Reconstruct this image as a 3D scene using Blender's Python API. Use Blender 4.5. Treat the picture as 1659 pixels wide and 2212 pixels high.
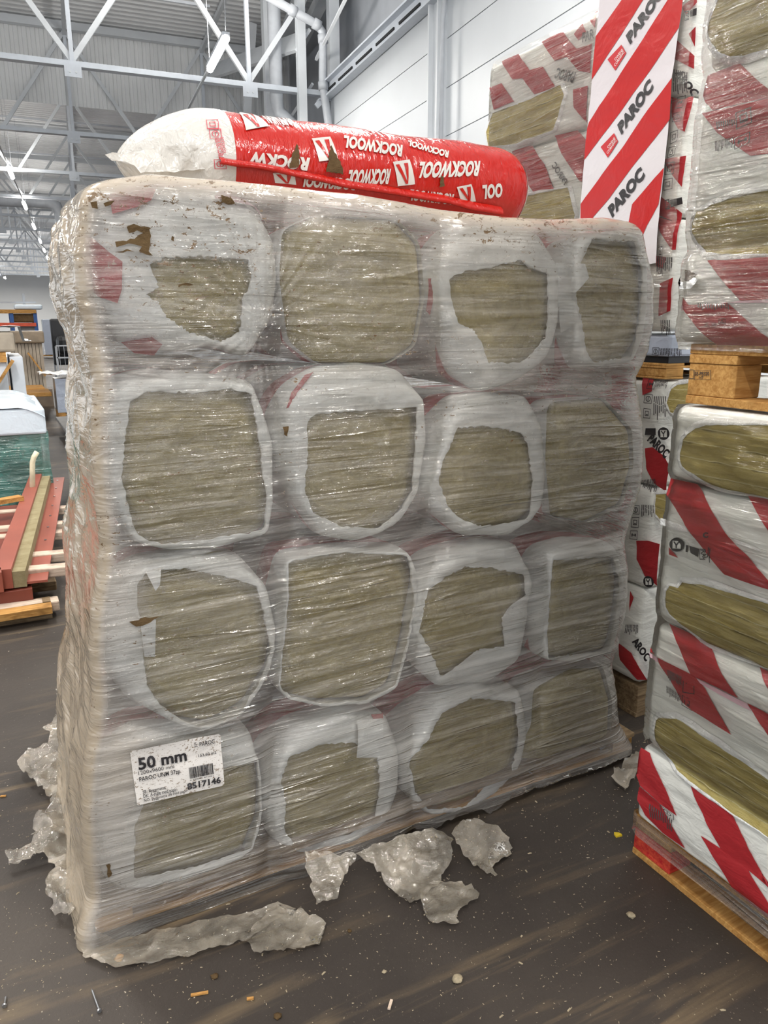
import bpy, bmesh, math, random
import numpy as np
from mathutils import Vector, Matrix
C = bpy.context.scene.collection
for o in list(bpy.data.objects): bpy.data.objects.remove(o)
random.seed(3); RS = np.random.RandomState(5)
PI = math.pi
# ------------------------------------------------------------ camera
W, H, F, TH, CH = 1659, 2212, 1600., math.radians(14.2), 1.65
YAW = math.atan(859.5 / (F / math.cos(TH)))
FW = np.array([math.sin(YAW)*math.cos(TH), math.cos(YAW)*math.cos(TH), -math.sin(TH)])
RT = np.array([math.cos(YAW), -math.sin(YAW), 0.]); UP = np.cross(RT, FW); CO = np.array([0, 0, CH])
cd = bpy.data.cameras.new('camera'); cam = bpy.data.objects.new('camera', cd); C.objects.link(cam)
cd.sensor_fit = 'VERTICAL'; cd.sensor_height = 36; cd.lens = 36*F/H; cd.clip_start = .05; cd.clip_end = 300
R = Matrix(((RT[0], UP[0], -FW[0]), (RT[1], UP[1], -FW[1]), (RT[2], UP[2], -FW[2])))
cam.matrix_world = Matrix.Translation((0, 0, CH)) @ R.to_4x4()
bpy.context.scene.camera = cam
# ------------------------------------------------------------ world, light, exposure
sc = bpy.context.scene
sc.view_settings.view_transform = 'Standard'; sc.view_settings.look = 'None'
sc.view_settings.exposure = 0.0; sc.view_settings.gamma = 1
wd = bpy.data.worlds.new('hall_light'); sc.world = wd; wd.use_nodes = True
wd.node_tree.nodes['Background'].inputs[0].default_value = (.90, .95, 1, 1)
wd.node_tree.nodes['Background'].inputs[1].default_value = 1.45
TUBE_POWER = 165
NEAR_POWER = 125
TUBE_GLOW = 60
# ------------------------------------------------------------ pixel <-> place helpers
def ray(x, y):
    d = FW*F + RT*(x-W/2) + UP*(H/2-y); return d/np.linalg.norm(d)
def at(x, y, ax, v):
    d = ray(x, y); return CO + d*((v-CO[ax])/d[ax])
HB = math.radians(5.578)
HU = np.array([math.cos(HB), -math.sin(HB), 0]); HV = np.array([math.sin(HB), math.cos(HB), 0])
def hall(u, v, z): return HU*u + HV*v + np.array([0, 0, z])
def cr(ox, oy, s, pts): return [(ox+x/s, oy+y/s) for x, y in pts]
# ------------------------------------------------------------ numpy noise
PT = RS.rand(512, 512)
def vn(x, y, seed=0):
    x = np.asarray(x, float)+seed*37.17; y = np.asarray(y, float)+seed*91.7
    xi = np.floor(x).astype(int); yi = np.floor(y).astype(int); fx = x-xi; fy = y-yi
    fx = fx*fx*(3-2*fx); fy = fy*fy*(3-2*fy); g = lambda a, b: PT[a % 512, b % 512]
    return (g(xi, yi)*(1-fx)+g(xi+1, yi)*fx)*(1-fy)+(g(xi, yi+1)*(1-fx)+g(xi+1, yi+1)*fx)*fy
def fbm(x, y, seed=0, o=4):
    r = 0; a = .5
    for k in range(o): r = r+a*vn(x*2**k, y*2**k, seed+k*3); a *= .5
    return r/(1-.5**o)
# ------------------------------------------------------------ materials
def lin(c): return tuple(((v/255)/12.92 if v/255 <= .04045 else ((v/255+.055)/1.055)**2.4) for v in c)
class NT:
    def __init__(s, name):
        s.m = bpy.data.materials.new(name); s.m.use_nodes = True; s.t = s.m.node_tree; s.t.nodes.clear()
        s.out = s.n('OutputMaterial')
    def n(s, ty, **k):
        x = s.t.nodes.new('ShaderNode'+ty)
        for a, b in k.items(): setattr(x, a, b)
        return x
    def l(s, a, b): s.t.links.new(a, b)
    def set(s, inp, v):
        if hasattr(v, 'is_output'): s.l(v, inp)
        elif isinstance(v, tuple) and len(v) == 3 and inp.type == 'RGBA': inp.default_value = v+(1,)
        else: inp.default_value = v
    def coord(s, kind='Object', scale=(1, 1, 1), rot=(0, 0, 0)):
        c = s.n('TexCoord'); m = s.n('Mapping'); m.inputs['Scale'].default_value = scale; m.inputs['Rotation'].default_value = rot
        s.l(c.outputs[kind], m.inputs[0]); return m.outputs[0]
    def noise(s, vec, scale=5, detail=4, rough=.55, dist=0):
        x = s.n('TexNoise'); s.l(vec, x.inputs['Vector']); x.inputs['Scale'].default_value = scale
        x.inputs['Detail'].default_value = detail; x.inputs['Roughness'].default_value = rough; x.inputs['Distortion'].default_value = dist
        return x.outputs['Fac']
    def ramp(s, f, a, b, lo=0, hi=1):
        x = s.n('MapRange'); s.set(x.inputs['Value'], f)
        x.inputs['From Min'].default_value = a; x.inputs['From Max'].default_value = b
        x.inputs['To Min'].default_value = lo; x.inputs['To Max'].default_value = hi; return x.outputs[0]
    def mix(s, f, a, b):
        x = s.n('Mix', data_type='RGBA'); s.set(x.inputs[0], f); s.set(x.inputs[6], a); s.set(x.inputs[7], b); return x.outputs[2]
    def math(s, op, a, b=0.):
        x = s.n('Math', operation=op); s.set(x.inputs[0], a); s.set(x.inputs[1], b); return x.outputs[0]
    def bump(s, h, st=.3, d=.01, nrm=None):
        x = s.n('Bump'); s.l(h, x.inputs['Height']); x.inputs['Strength'].default_value = st; x.inputs['Distance'].default_value = d
        if nrm is not None: s.l(nrm, x.inputs['Normal'])
        return x.outputs[0]
    def bsdf(s, col, rough=.5, nrm=None, metal=0., spec=.5, coat=0., sub=0.):
        b = s.n('BsdfPrincipled'); s.set(b.inputs['Base Color'], col); s.set(b.inputs['Roughness'], rough)
        b.inputs['Metallic'].default_value = metal; b.inputs['Specular IOR Level'].default_value = spec; b.inputs['Coat Weight'].default_value = coat
        b.inputs['Coat Roughness'].default_value = .15
        if nrm is not None: s.l(nrm, b.inputs['Normal'])
        return b.outputs[0]
    def done(s, sh): s.l(sh, s.out.inputs[0]); return s.m
def simple(name, col, rough=.5, var=.12, scale=8, bump=.0, metal=0., spec=.5, coat=0., bscale=40, stretch=(1, 1, 1)):
    t = NT(name); v = t.coord('Object', stretch); n = t.noise(v, scale)
    c = lin(col); c2 = tuple(x*(1-var*2) for x in c); c3 = tuple(min(1, x*(1+var)) for x in c)
    nr = None
    if bump: nr = t.bump(t.noise(v, bscale, 5), bump, .01)
    return t.done(t.bsdf(t.mix(t.ramp(n, .3, .7), c2, c3), rough, nr, metal, spec, coat))
def emis(name, col, st):
    t = NT(name); e = t.n('Emission'); e.inputs[0].default_value = col+(1,); e.inputs[1].default_value = st; return t.done(e.outputs[0])
def wood(name, col, dark):
    t = NT(name); v = t.coord('Object', (6, 6, 6)); v2 = t.coord('Object', (3, 30, 30))
    g = t.noise(v2, 3, 5, .6, .6); k = t.noise(v, 1.5, 3)
    c = t.mix(t.ramp(g, .35, .7), lin(dark), lin(col)); c = t.mix(t.ramp(k, .55, .8), c, tuple(x*.5 for x in lin(dark)))
    return t.done(t.bsdf(c, .75, t.bump(g, .25, .004), spec=.25))
def film_mat(name, alpha, amp, col, gl=.14, uvs=(1.2, 26), dirt=0., bs=.5, rough=.12, dust=0., fuv=(2.2, 60), buv=(5, 14), ridge=True):
    t = NT(name); v = t.coord('UV', (uvs[0], uvs[1], 1), (0, 0, .02))
    n1 = t.noise(v, 1.6, 5, .6, .5); n2 = t.noise(t.coord('UV', (3, 3, 1)), 1.2, 3)
    a = t.math('ADD', t.ramp(n1, .42, .72, 0, amp), t.ramp(n2, .35, .7, alpha*.6, alpha*1.35))
    c = lin(col); cc = t.mix(n2, tuple(x*.85 for x in c), c)
    if dust:   # dust attribute painted where grit has settled on the film: its own shape
        at_ = t.n('Attribute'); at_.attribute_name = 'dust'
        dn = t.noise(t.coord('UV', (1, 1, 1)), 45, 6, .7)
        dm = t.math('MULTIPLY', at_.outputs['Fac'], t.ramp(dn, .35, .62, .88, 1.0))
        a = t.math('MAXIMUM', a, t.math('MULTIPLY', dm, dust)); cc = t.mix(dm, cc, lin((170, 155, 134)))
    if dirt:
        sp = t.ramp(t.noise(t.coord('UV', (1, 1.7, 1)), 48, 5, .72, .4), .60, .63); reg = t.ramp(t.noise(t.coord('UV', (1, 1.6, 1)), 4.2, 3, .6), .47, .56)
        at2 = t.n('Attribute'); at2.attribute_name = 'grit'
        s2 = t.ramp(t.noise(t.coord('UV', (1, 1.4, 1)), 21, 6, .75, .6), .585, .61)
        sp = t.math('MULTIPLY', t.math('MAXIMUM', sp, t.math('MULTIPLY', s2, t.ramp(at2.outputs['Fac'], .6, 1))), t.math('MULTIPLY', t.math('MAXIMUM', reg, at2.outputs['Fac']), t.ramp(at2.outputs['Fac'], 0, .25)))
        sp = t.math('MULTIPLY', sp, dirt); a = t.math('MAXIMUM', a, sp); cc = t.mix(sp, cc, lin((104, 80, 52)))
    a = t.math('MINIMUM', a, .97)
    fine = t.noise(t.coord('UV', (fuv[0], fuv[1], 1), (0, 0, .03)), 2, 4, .6, .8); big = t.noise(t.coord('UV', (buv[0], buv[1], 1), (0, 0, -.1)), 1.3, 3, .5, 1.)
    if dust: fine = t.math('MULTIPLY', fine, t.ramp(at_.outputs['Fac'], 0, .9, 1, .15))
    if ridge: crease = t.math('ABSOLUTE', t.math('SUBTRACT', t.noise(t.coord('UV', (.8, 13, 1), (0, 0, .06)), 1.5, 2, .5, .6), .5)); cm = t.ramp(t.noise(t.coord('UV', (2, 3, 1)), 1.7, 2), .42, .62, .15, 1)
    if ridge and dust: cm = t.math('MULTIPLY', cm, t.ramp(at_.outputs['Fac'], .1, .9, 1, .1))
    if ridge: fine = t.math('ADD', t.math('MULTIPLY', fine, .8), t.math('MULTIPLY', t.ramp(crease, 0, .05, .9, 0), cm))
    hh = t.math('ADD', fine, t.math('MULTIPLY', big, 1.4)); nr = t.bump(hh, bs, .012); nd = t.bump(hh, bs*.35, .012)
    tr = t.n('BsdfTransparent'); tr.inputs[0].default_value = (.97, .965, .95, 1); df = t.n('BsdfDiffuse'); t.set(df.inputs[0], cc); t.l(nd, df.inputs['Normal'])
    m1 = t.n('MixShader'); t.set(m1.inputs[0], a); t.l(tr.outputs[0], m1.inputs[1]); t.l(df.outputs[0], m1.inputs[2])
    g = t.n('BsdfGlossy'); g.inputs[0].default_value = (1, .98, .95, 1); g.inputs['Roughness'].default_value = rough; t.l(nr, g.inputs['Normal'])
    m2 = t.n('MixShader'); fz = t.n('Fresnel'); fz.inputs[0].default_value = 1.5; t.l(nr, fz.inputs['Normal'])
    t.l(t.math('ADD', t.math('MULTIPLY', fz.outputs[0], 1.0), gl-.06), m2.inputs[0]); t.l(m1.outputs[0], m2.inputs[1]); t.l(g.outputs[0], m2.inputs[2])
    return t.done(m2.outputs[0])
def wool_mat(name, c1, c2, rings=0., layers=0.):
    t = NT(name); v = t.coord('Object', (1, 1, 1)); vs = t.coord('Object', (1, 1, 1) if not layers else (2, 2, 9))
    n = t.noise(vs, 9, 6, .65, .3); f = t.noise(t.coord('Object', (4, 4, 10) if layers else (5, 5, 5)), 30, 5, .7)
    c = t.mix(t.ramp(n, .3, .7), lin(c1), lin(c2)); h = t.math('ADD', n, t.math('MULTIPLY', f, .5))
    if rings:
        w = t.n('TexWave', wave_type='RINGS', rings_direction='Y'); t.l(v, w.inputs[0]); w.inputs['Scale'].default_value = 7
        w.inputs['Distortion'].default_value = 7; w.inputs['Detail'].default_value = 3; w.inputs['Detail Scale'].default_value = 2
        c = t.mix(t.ramp(w.outputs['Fac'], .1, .0, 0, rings), c, lin((96, 78, 48))); h = t.math('ADD', h, t.math('MULTIPLY', w.outputs['Fac'], .35))
    if layers:
        sp = t.n('SeparateXYZ'); t.l(v, sp.inputs[0])
        z = t.math('ADD', sp.outputs[2], t.math('MULTIPLY', t.noise(t.coord('Object', (1, 3, 8)), 4, 4, .6), .012))
        fr = t.math('FRACT', t.math('MULTIPLY', z, 1/.040)); ln = t.ramp(fr, .10, .03); dk = t.math('MULTIPLY', t.ramp(fr, .84, .98), t.ramp(t.noise(t.coord('Object', (1, 2, 6)), 5, 3), .5, .62))
        c = t.mix(t.math('MULTIPLY', ln, .7), c, lin((240, 232, 184))); c = t.mix(t.math('MULTIPLY', dk, .7), c, lin((108, 92, 50))); h = t.math('SUBTRACT', h, t.math('MULTIPLY', dk, .8))
    return t.done(t.bsdf(c, .95, t.bump(h, .9, .012), spec=.1))
def plastic(name, col, bs=.35, rough=.28, stretch=(1, 1, 1), var=.05, scale=3, stripe=False):
    t = NT(name); n = t.noise(t.coord('Object', stretch), scale, 4, .55, .8); m = t.noise(t.coord('Object', stretch), scale*5, 3, .5, 1.)
    c = lin(col); cc = t.mix(n, tuple(x*(1-var) for x in c), c)
    if stripe:
        sp = t.n('SeparateXYZ'); t.l(t.coord('Object'), sp.inputs[0])
        fr = t.math('FRACT', t.math('ADD', t.math('MULTIPLY', sp.outputs[1], 2.6), t.math('MULTIPLY', sp.outputs[2], 1.9)))
        msk = t.math('MULTIPLY', t.ramp(fr, .72, .73), t.ramp(sp.outputs[1], .07, .08)); cc = t.mix(msk, cc, lin((200, 70, 80)))
    return t.done(t.bsdf(cc, rough, t.bump(t.math('ADD', n, t.math('MULTIPLY', m, .4)), bs, .02), spec=.5))
M = dict(
    wool=wool_mat('roll_wool', (170, 154, 102), (196, 181, 130), rings=.14),
    slab=wool_mat('slab_wool', (188, 168, 100), (214, 198, 134), layers=1),
    clump=wool_mat('dirt_clump', (84, 66, 44), (112, 92, 66)),
    white=plastic('white_wrapper', (238, 238, 236), .35, .4, stripe=False),
    rollside=plastic('roll_wrapper', (240, 240, 238), .45, .4, stripe=True),
    pack=plastic('pack_wrapper', (226, 226, 220), .42, .3, (1, 1.2, 3.0)),
    redp=plastic('red_print', (172, 44, 50), .3, .32, (1, 1.2, 3)),
    pinkp=plastic('pink_tape', (228, 190, 200), .5, .25),
    tape=plastic('clear_tape', (238, 238, 236), .7, .15, scale=12),
    dkprint=simple('black_print', (52, 50, 52), .4, .1),
    grprint=simple('grey_print', (86, 82, 82), .4, .1),
    bagred=plastic('bag_red', (182, 28, 18), .55, .16, (2.5, 1, 1), scale=4),
    bagwhite=plastic('bag_white', (206, 202, 196), .8, .2, (1.2, 1, 1), scale=6),
    bagprint=simple('bag_print', (206, 202, 196), .3, .05),
    pinkprint=simple('pink_print', (200, 70, 84), .3, .1),
    film=film_mat('stack_film', .075, .17, (238, 231, 224), .10, dirt=1., dust=.97, bs=.75, rough=.10),
    film2=film_mat('tower_film', .03, .07, (228, 226, 220), .10, (1.1, 22), bs=.7, rough=.06),
    film3=film_mat('loose_film', .20, .40, (204, 193, 176), .10, (5, 6), bs=.8, rough=.09, fuv=(9, 16), buv=(5, 9), ridge=False),
    pine=wood('pine', (206, 160, 96), (164, 116, 60)), oldpine=wood('old_pine', (150, 128, 98), (104, 84, 62)),
    paintpine=wood('red_painted_pine', (220, 92, 62), (190, 40, 44)), palewood=wood('pale_timber', (222, 204, 186), (190, 168, 150)),
    wallp=simple('wall_panel', (222, 226, 230), .45, .02, 1), seam=simple('panel_seam', (150, 156, 162), .6),
    steel=simple('painted_steel', (220, 224, 228), .45, .04, 2), steeld=simple('grey_steel', (176, 180, 186), .5, .06, 2),
    white_steel=simple('white_steel', (214, 220, 228), .4, .03), deck=simple('roof_deck', (238, 239, 240), .5, .05, .6),
    curtain=simple('smoke_curtain', (238, 239, 239), .5, .05, .8), pipe=simple('pipe_plastic', (196, 200, 206), .35, .04),
    dark=simple('dark_gap', (34, 34, 36), .8), farwall=simple('far_wall_paint', (240, 240, 238), .6, .02, .3),
    tube=emis('tube_glow', (1, .96, .88), TUBE_GLOW),
    rust=simple('red_oxide_steel', (152, 82, 66), .5, .08, 3), rustd=simple('red_oxide_dark', (118, 56, 42), .5, .08, 3),
    green=film_mat('green_film', .80, .15, (52, 112, 104), .14, (1, 20), bs=.6), glasswhite=plastic('white_sheeting', (214, 226, 236), .6, .25),
    blue=simple('rack_blue', (44, 88, 152), .4), orange=simple('rack_orange', (214, 84, 52), .4), tan=simple('plank_tan', (168, 156, 140), .7, .08),
    black=simple('black_plastic', (30, 31, 34), .35), bluec=simple('crate_blue', (34, 58, 128), .4), metal=simple('zinc', (170, 172, 176), .3, .05, metal=.9),
    silver=plastic('silver_wrap', (176, 184, 200), .7, .12), greyb=simple('grey_board', (120, 118, 116), .7, .1),
    yellow=simple('yellow_scrap', (226, 196, 40), .6), crumb=simple('crumbs', (170, 156, 130), .9, .2, 60), label=simple('label_paper', (232, 228, 222), .5, .03, 20),
)
def stripe_mat():
    t = NT('dirty_label'); n = t.noise(t.coord('Object', (1, 1, 1.5)), 130, 6, .75); m = t.noise(t.coord('Object'), 7, 3)
    sp = t.n('SeparateXYZ'); t.l(t.coord('Object'), sp.inputs[0]); left = t.ramp(sp.outputs[0], .0, -.16, -.12, .06)
    k = t.ramp(t.math('ADD', t.math('ADD', n, left), t.math('MULTIPLY', m, .16)), .70, .73)
    return t.done(t.bsdf(t.mix(k, lin((232, 226, 220)), lin((122, 98, 68))), .5, t.bump(n, .25, .004)))
M['dlabel'] = stripe_mat()
def floor_mat():
    t = NT('hall_floor'); v = t.coord('Object')
    a = t.noise(v, .9, 6, .6); c = t.mix(t.ramp(a, .35, .7), lin((52, 46, 42)), lin((72, 65, 59)))
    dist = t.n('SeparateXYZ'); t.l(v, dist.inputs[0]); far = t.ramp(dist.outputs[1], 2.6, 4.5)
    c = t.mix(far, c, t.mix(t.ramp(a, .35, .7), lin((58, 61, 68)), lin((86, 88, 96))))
    st = t.noise(t.coord('Object', (.7, 7, 1), (0, 0, -.18)), 1.6, 5, .6, .5); d1 = t.ramp(st, .52, .70, 0, 1); d2 = t.ramp(t.noise(v, 1.3, 3), .42, .6)
    c = t.mix(t.math('MULTIPLY', d1, d2), c, lin((118, 101, 78)))
    g = t.ramp(t.noise(v, 130, 3, .7), .66, .72); g2 = t.ramp(t.noise(v, 3.2, 4), .38, .62, .12, .9)
    c = t.mix(t.math('MULTIPLY', g, g2), c, lin((168, 156, 136)))
    k = t.ramp(t.noise(v, 52, 3, .6), .70, .73); c = t.mix(t.math('MULTIPLY', k, .85), c, lin((190, 180, 160)))
    r = t.mix(far, t.mix(a, (.62,)*3, (.5,)*3), (.22,)*3)
    return t.done(t.bsdf(c, r, t.bump(t.noise(v, 60, 6, .7), .25, .006), spec=.4))
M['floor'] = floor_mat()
# ------------------------------------------------------------ objects
def thing(name, label, cat, loc=(0, 0, 0), group=None):
    o = bpy.data.objects.new(name, None); C.objects.link(o); o.location = tuple(float(x) for x in loc); o.empty_display_size = .1
    o['label'] = label; o['category'] = cat
    if group: o['group'] = group
    return o
def tag(o, label, cat, group=None, kind=None):
    o['label'] = label; o['category'] = cat
    if group: o['group'] = group
    if kind: o['kind'] = kind
    return o
def ploc(p):
    v = Vector((0, 0, 0))
    while p: v = v+p.location; p = p.parent
    return np.array(v)
def mesh(name, V, Fc, mat, parent=None, org=None, smooth=False, uv=None, attrs=None):
    V = np.asarray(V, float).reshape(-1, 3); po = ploc(parent) if parent else np.zeros(3)
    if org is None: org = po if parent else np.array([(V[:, 0].min()+V[:, 0].max())/2, (V[:, 1].min()+V[:, 1].max())/2, V[:, 2].min()])
    org = np.array(org, float)
    me = bpy.data.meshes.new(name); me.from_pydata((V-org).tolist(), [], [tuple(int(i) for i in f) for f in Fc]); me.materials.append(mat)
    if smooth: me.polygons.foreach_set('use_smooth', [True]*len(me.polygons))
    if uv is not None:
        l = me.uv_layers.new(name='uv'); vi = np.zeros(len(me.loops), int); me.loops.foreach_get('vertex_index', vi)
        l.data.foreach_set('uv', np.asarray(uv, float)[vi].ravel())
    for k, a in (attrs or {}).items():
        x = me.attributes.new(k, 'FLOAT', 'POINT'); x.data.foreach_set('value', np.asarray(a, float).ravel())
    me.update(); o = bpy.data.objects.new(name, me); C.objects.link(o); o.parent = parent; o.location = tuple(org-po)
    return o
class MB:
    def __init__(s): s.v = []; s.f = []
    def add(s, V, Fc):
        b = len(s.v); s.v += [tuple(map(float, p)) for p in V]; s.f += [tuple(i+b for i in f) for f in Fc]; return s
    def hexa(s, P): return s.add(P, [(0, 3, 2, 1), (4, 5, 6, 7), (0, 1, 5, 4), (1, 2, 6, 5), (2, 3, 7, 6), (3, 0, 4, 7)])
    def box(s, x0, x1, y0, y1, z0, z1): return s.hexa([(x0, y0, z0), (x1, y0, z0), (x1, y1, z0), (x0, y1, z0), (x0, y0, z1), (x1, y0, z1), (x1, y1, z1), (x0, y1, z1)])
    def hbox(s, u0, u1, v0, v1, z0, z1): return s.hexa([hall(u, v, z) for z in (z0, z1) for u, v in ((u0, v0), (u1, v0), (u1, v1), (u0, v1))])
    def beam(s, a, b, w, h, up=(0, 0, 1)):
        a = np.array(a, float); b = np.array(b, float); d = b-a; d /= np.linalg.norm(d); up = np.array(up, float)
        if abs(d@up) > .99: up = np.array([1., 0, 0])
        r = np.cross(d, up); r /= np.linalg.norm(r); u = np.cross(r, d); r *= w/2; u *= h/2
        return s.hexa([a-r-u, a+r-u, a+r+u, a-r+u, b-r-u, b+r-u, b+r+u, b-r+u])
    def tubep(s, pts, rad, n=12, caps=True):
        pts = [np.array(p, float) for p in pts]; rad = rad if isinstance(rad, (list, tuple)) else [rad]*len(pts); V = []; up = np.array([.13, .21, .97])
        for i, p in enumerate(pts):
            d = pts[min(i+1, len(pts)-1)]-pts[max(i-1, 0)]; d /= np.linalg.norm(d); r = np.cross(d, up); r /= np.linalg.norm(r); u = np.cross(r, d)
            V += [p+rad[i]*(math.cos(2*PI*k/n)*r+math.sin(2*PI*k/n)*u) for k in range(n)]
        Fc = [(i*n+k, i*n+(k+1) % n, (i+1)*n+(k+1) % n, (i+1)*n+k) for i in range(len(pts)-1) for k in range(n)]
        if caps: Fc += [tuple(range(n))[::-1], tuple(range((len(pts)-1)*n, len(pts)*n))]
        return s.add(V, Fc)
    def build(s, name, mat, parent=None, smooth=False, bevel=0, org=None):
        o = mesh(name, s.v, s.f, mat, parent, org, smooth)
        if bevel: m = o.modifiers.new('b', 'BEVEL'); m.width = bevel; m.segments = 2; m.limit_method = 'ANGLE'
        return o
def struct(name, o): o.name = name; o['kind'] = 'structure'; return o
def grid_faces(nr, nc, off=0): return [(off+i*nc+j, off+i*nc+j+1, off+(i+1)*nc+j+1, off+(i+1)*nc+j) for i in range(nr-1) for j in range(nc-1)]
# ---- surfaces that prints, windows and stickers lie on
class PX:   # faces -x
    amax = 99.
    def __init__(s, X, disp): s.X = X; s.d = disp
    def inv(s, p): q = at(p[0], p[1], 0, s.X); return (q[1], q[2])
    def map(s, a, b, off): a = np.asarray(a); b = np.asarray(b); a = np.minimum(a, s.amax); return np.stack([s.X-s.d(a, b)-off, a, b], -1)
class PY:   # faces -y
    def __init__(s, Y, disp): s.Y = Y; s.d = disp
    def inv(s, p): q = at(p[0], p[1], 1, s.Y); return (q[0], q[2])
    def map(s, a, b, off): a = np.asarray(a); b = np.asarray(b); return np.stack([a, s.Y-s.d(a, b)-off, b], -1)
def cutgrid(V2, Fc, cell):
    bm = bmesh.new(); vs = [bm.verts.new((x, y, 0)) for x, y in V2]
    for f in Fc:
        try: bm.faces.new([vs[i] for i in f])
        except ValueError: pass
    bmesh.ops.triangulate(bm, faces=bm.faces[:])
    for ax in (0, 1):
        lo = min(v.co[ax] for v in bm.verts); hi = max(v.co[ax] for v in bm.verts); k = math.floor(lo/cell)+1
        while k*cell < hi:
            co = [0, 0, 0]; co[ax] = k*cell; no = [0, 0, 0]; no[ax] = 1
            bmesh.ops.bisect_plane(bm, geom=bm.verts[:]+bm.edges[:]+bm.faces[:], plane_co=co, plane_no=no, dist=1e-6); k += 1
    bm.verts.index_update(); V = np.array([v.co[:2] for v in bm.verts]).reshape(-1, 2); Fo = [tuple(v.index for v in f.verts) for f in bm.faces]; bm.free()
    return V, Fo
def decal(name, polys, surf, mat, parent, off=.0015, cell=.03, px=True, jag=0., extra=None):
    Vs = []; Fs = []; n = 0
    for P in polys:
        P2 = [surf.inv(p) for p in P] if px else list(P)
        if jag:
            Q = []
            for i, p in enumerate(P2):
                q = P2[(i+1) % len(P2)]; L = math.dist(p, q); k = max(1, int(L/(jag*2.5)))
                for j in range(k):
                    t = j/k; Q.append((p[0]+(q[0]-p[0])*t+random.uniform(-jag, jag)*(j > 0), p[1]+(q[1]-p[1])*t+random.uniform(-jag, jag)*(j > 0)))
            P2 = Q
        V, Fc = cutgrid(P2, [tuple(range(len(P2)))], cell); Vs.append(V); Fs += [tuple(i+n for i in f) for f in Fc]; n += len(V)
    V = np.vstack(Vs); o_ = off if extra is None else off+extra(V[:, 0], V[:, 1])
    return mesh(name, surf.map(V[:, 0], V[:, 1], o_), Fs, mat, parent, smooth=True)
def glyphs(s, bold=0.):
    c = bpy.data.curves.new('t', 'FONT'); c.body = s; c.size = 1; c.offset = bold; c.resolution_u = 3; c.space_character = 1.02
    o = bpy.data.objects.new('t', c); C.objects.link(o); dg = bpy.context.evaluated_depsgraph_get(); me = o.evaluated_get(dg).to_mesh()
    V = np.array([v.co[:2] for v in me.vertices]); Fc = [tuple(p.vertices) for p in me.polygons]
    o.evaluated_get(dg).to_mesh_clear(); bpy.data.objects.remove(o); bpy.data.curves.remove(c); return V, Fc
GC = {}
def texts(name, items, surf, mat, parent, off=.0025, cell=.04, px=True):
    """items: (string, baseline start, baseline end, top of first letter, bold)"""
    Vs = []; Fs = []; n = 0
    for s, p0, p1, p2, bold in items:
        if (s, bold) not in GC: GC[(s, bold)] = glyphs(s, bold)
        V, Fc = GC[(s, bold)]; lo = V[:, 0].min(); w = V[:, 0].max()-lo; a, b, c = [np.array(surf.inv(p) if px else p) for p in (p0, p1, p2)]
        Q = a+((V[:, 0]-lo)/w)[:, None]*(b-a)+(V[:, 1]/.70)[:, None]*(c-a)
        if cell: Q, Fc = cutgrid(Q.tolist(), Fc, cell)
        Vs.append(Q); Fs += [tuple(i+n for i in f) for f in Fc]; n += len(Q)
    V = np.vstack(Vs); return mesh(name, surf.map(V[:, 0], V[:, 1], off), Fs, mat, parent)
def quadmap(q, pts):   # unit square -> pixel quad (bilinear); q = bl, br, tr, tl
    q = [np.array(p, float) for p in q]
    return [tuple(q[0]*(1-x)*(1-y)+q[1]*x*(1-y)+q[2]*x*y+q[3]*(1-x)*y) for x, y in pts]
def rect(q, x0, y0, x1, y1): return quadmap(q, [(x0, y0), (x1, y0), (x1, y1), (x0, y1)])
def ringp(q, cx, cy, r, w, n=20):
    P = []
    for k in range(n):
        a, b = 2*PI*k/n, 2*PI*(k+1)/n; P.append(quadmap(q, [(cx+r*math.cos(a), cy+r*math.sin(a)), (cx+r*math.cos(b), cy+r*math.sin(b)), (cx+(r-w)*math.cos(b), cy+(r-w)*math.sin(b)), (cx+(r-w)*math.cos(a), cy+(r-w)*math.sin(a))]))
    return P
def frame(q, x0, y0, x1, y1, w): return [rect(q, x0, y0, x1, y0+w), rect(q, x0, y1-w, x1, y1), rect(q, x0, y0, x0+w, y1), rect(q, x1-w, y0, x1, y1)]
def smallprint(q, n, vertical=True):   # rows of tiny print seen as broken bars
    P = []
    for k in range(n):
        t = (k+.2)/n; L = random.uniform(.6, 1); g = random.uniform(.3, .6)*L
        for a, b in ((0, g-.02), (g+.02, L)): P.append(rect(q, t, 1-b, t+.5/n, 1-a) if vertical else rect(q, a, t, b, t+.5/n))
    return P
def icon(q, kind):   # boxed pictograms printed on packs
    P = frame(q, 0, 0, 1, 1, .06)
    if kind == 0: P += [rect(q, .2, .45, .8, .55), rect(q, .25, .3, .35, .7), rect(q, .65, .35, .8, .65)]
    if kind == 1: P += ringp(q, .5, .5, .32, .08, 12)+[rect(q, .46, .3, .54, .7)]
    if kind == 2: P += frame(q, .25, .25, .75, .75, .07)+[rect(q, .35, .35, .65, .42)]
    if kind == 3: P += [quadmap(q, [(.2, .2), (.8, .2), (.75, .3), (.25, .3)]), quadmap(q, [(.2, .2), (.5, .8), (.56, .72), (.3, .25)]), quadmap(q, [(.8, .2), (.5, .8), (.44, .72), (.7, .25)])]
    return P
def vmark(q):   # round mark with a branching arrow in a square
    n = 24; d = [quadmap(q, [(.5+.5*math.cos(2*PI*k/n), .5+.5*math.sin(2*PI*k/n)) for k in range(n)])]
    w = [rect(q, .22, .22, .78, .78)]
    k = [quadmap(q, [(.46, .25), (.54, .25), (.54, .5), (.46, .5)]), quadmap(q, [(.46, .46), (.54, .5), (.36, .75), (.29, .7)]), quadmap(q, [(.46, .5), (.54, .46), (.71, .7), (.64, .75)])]
    return d, w, k
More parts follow.
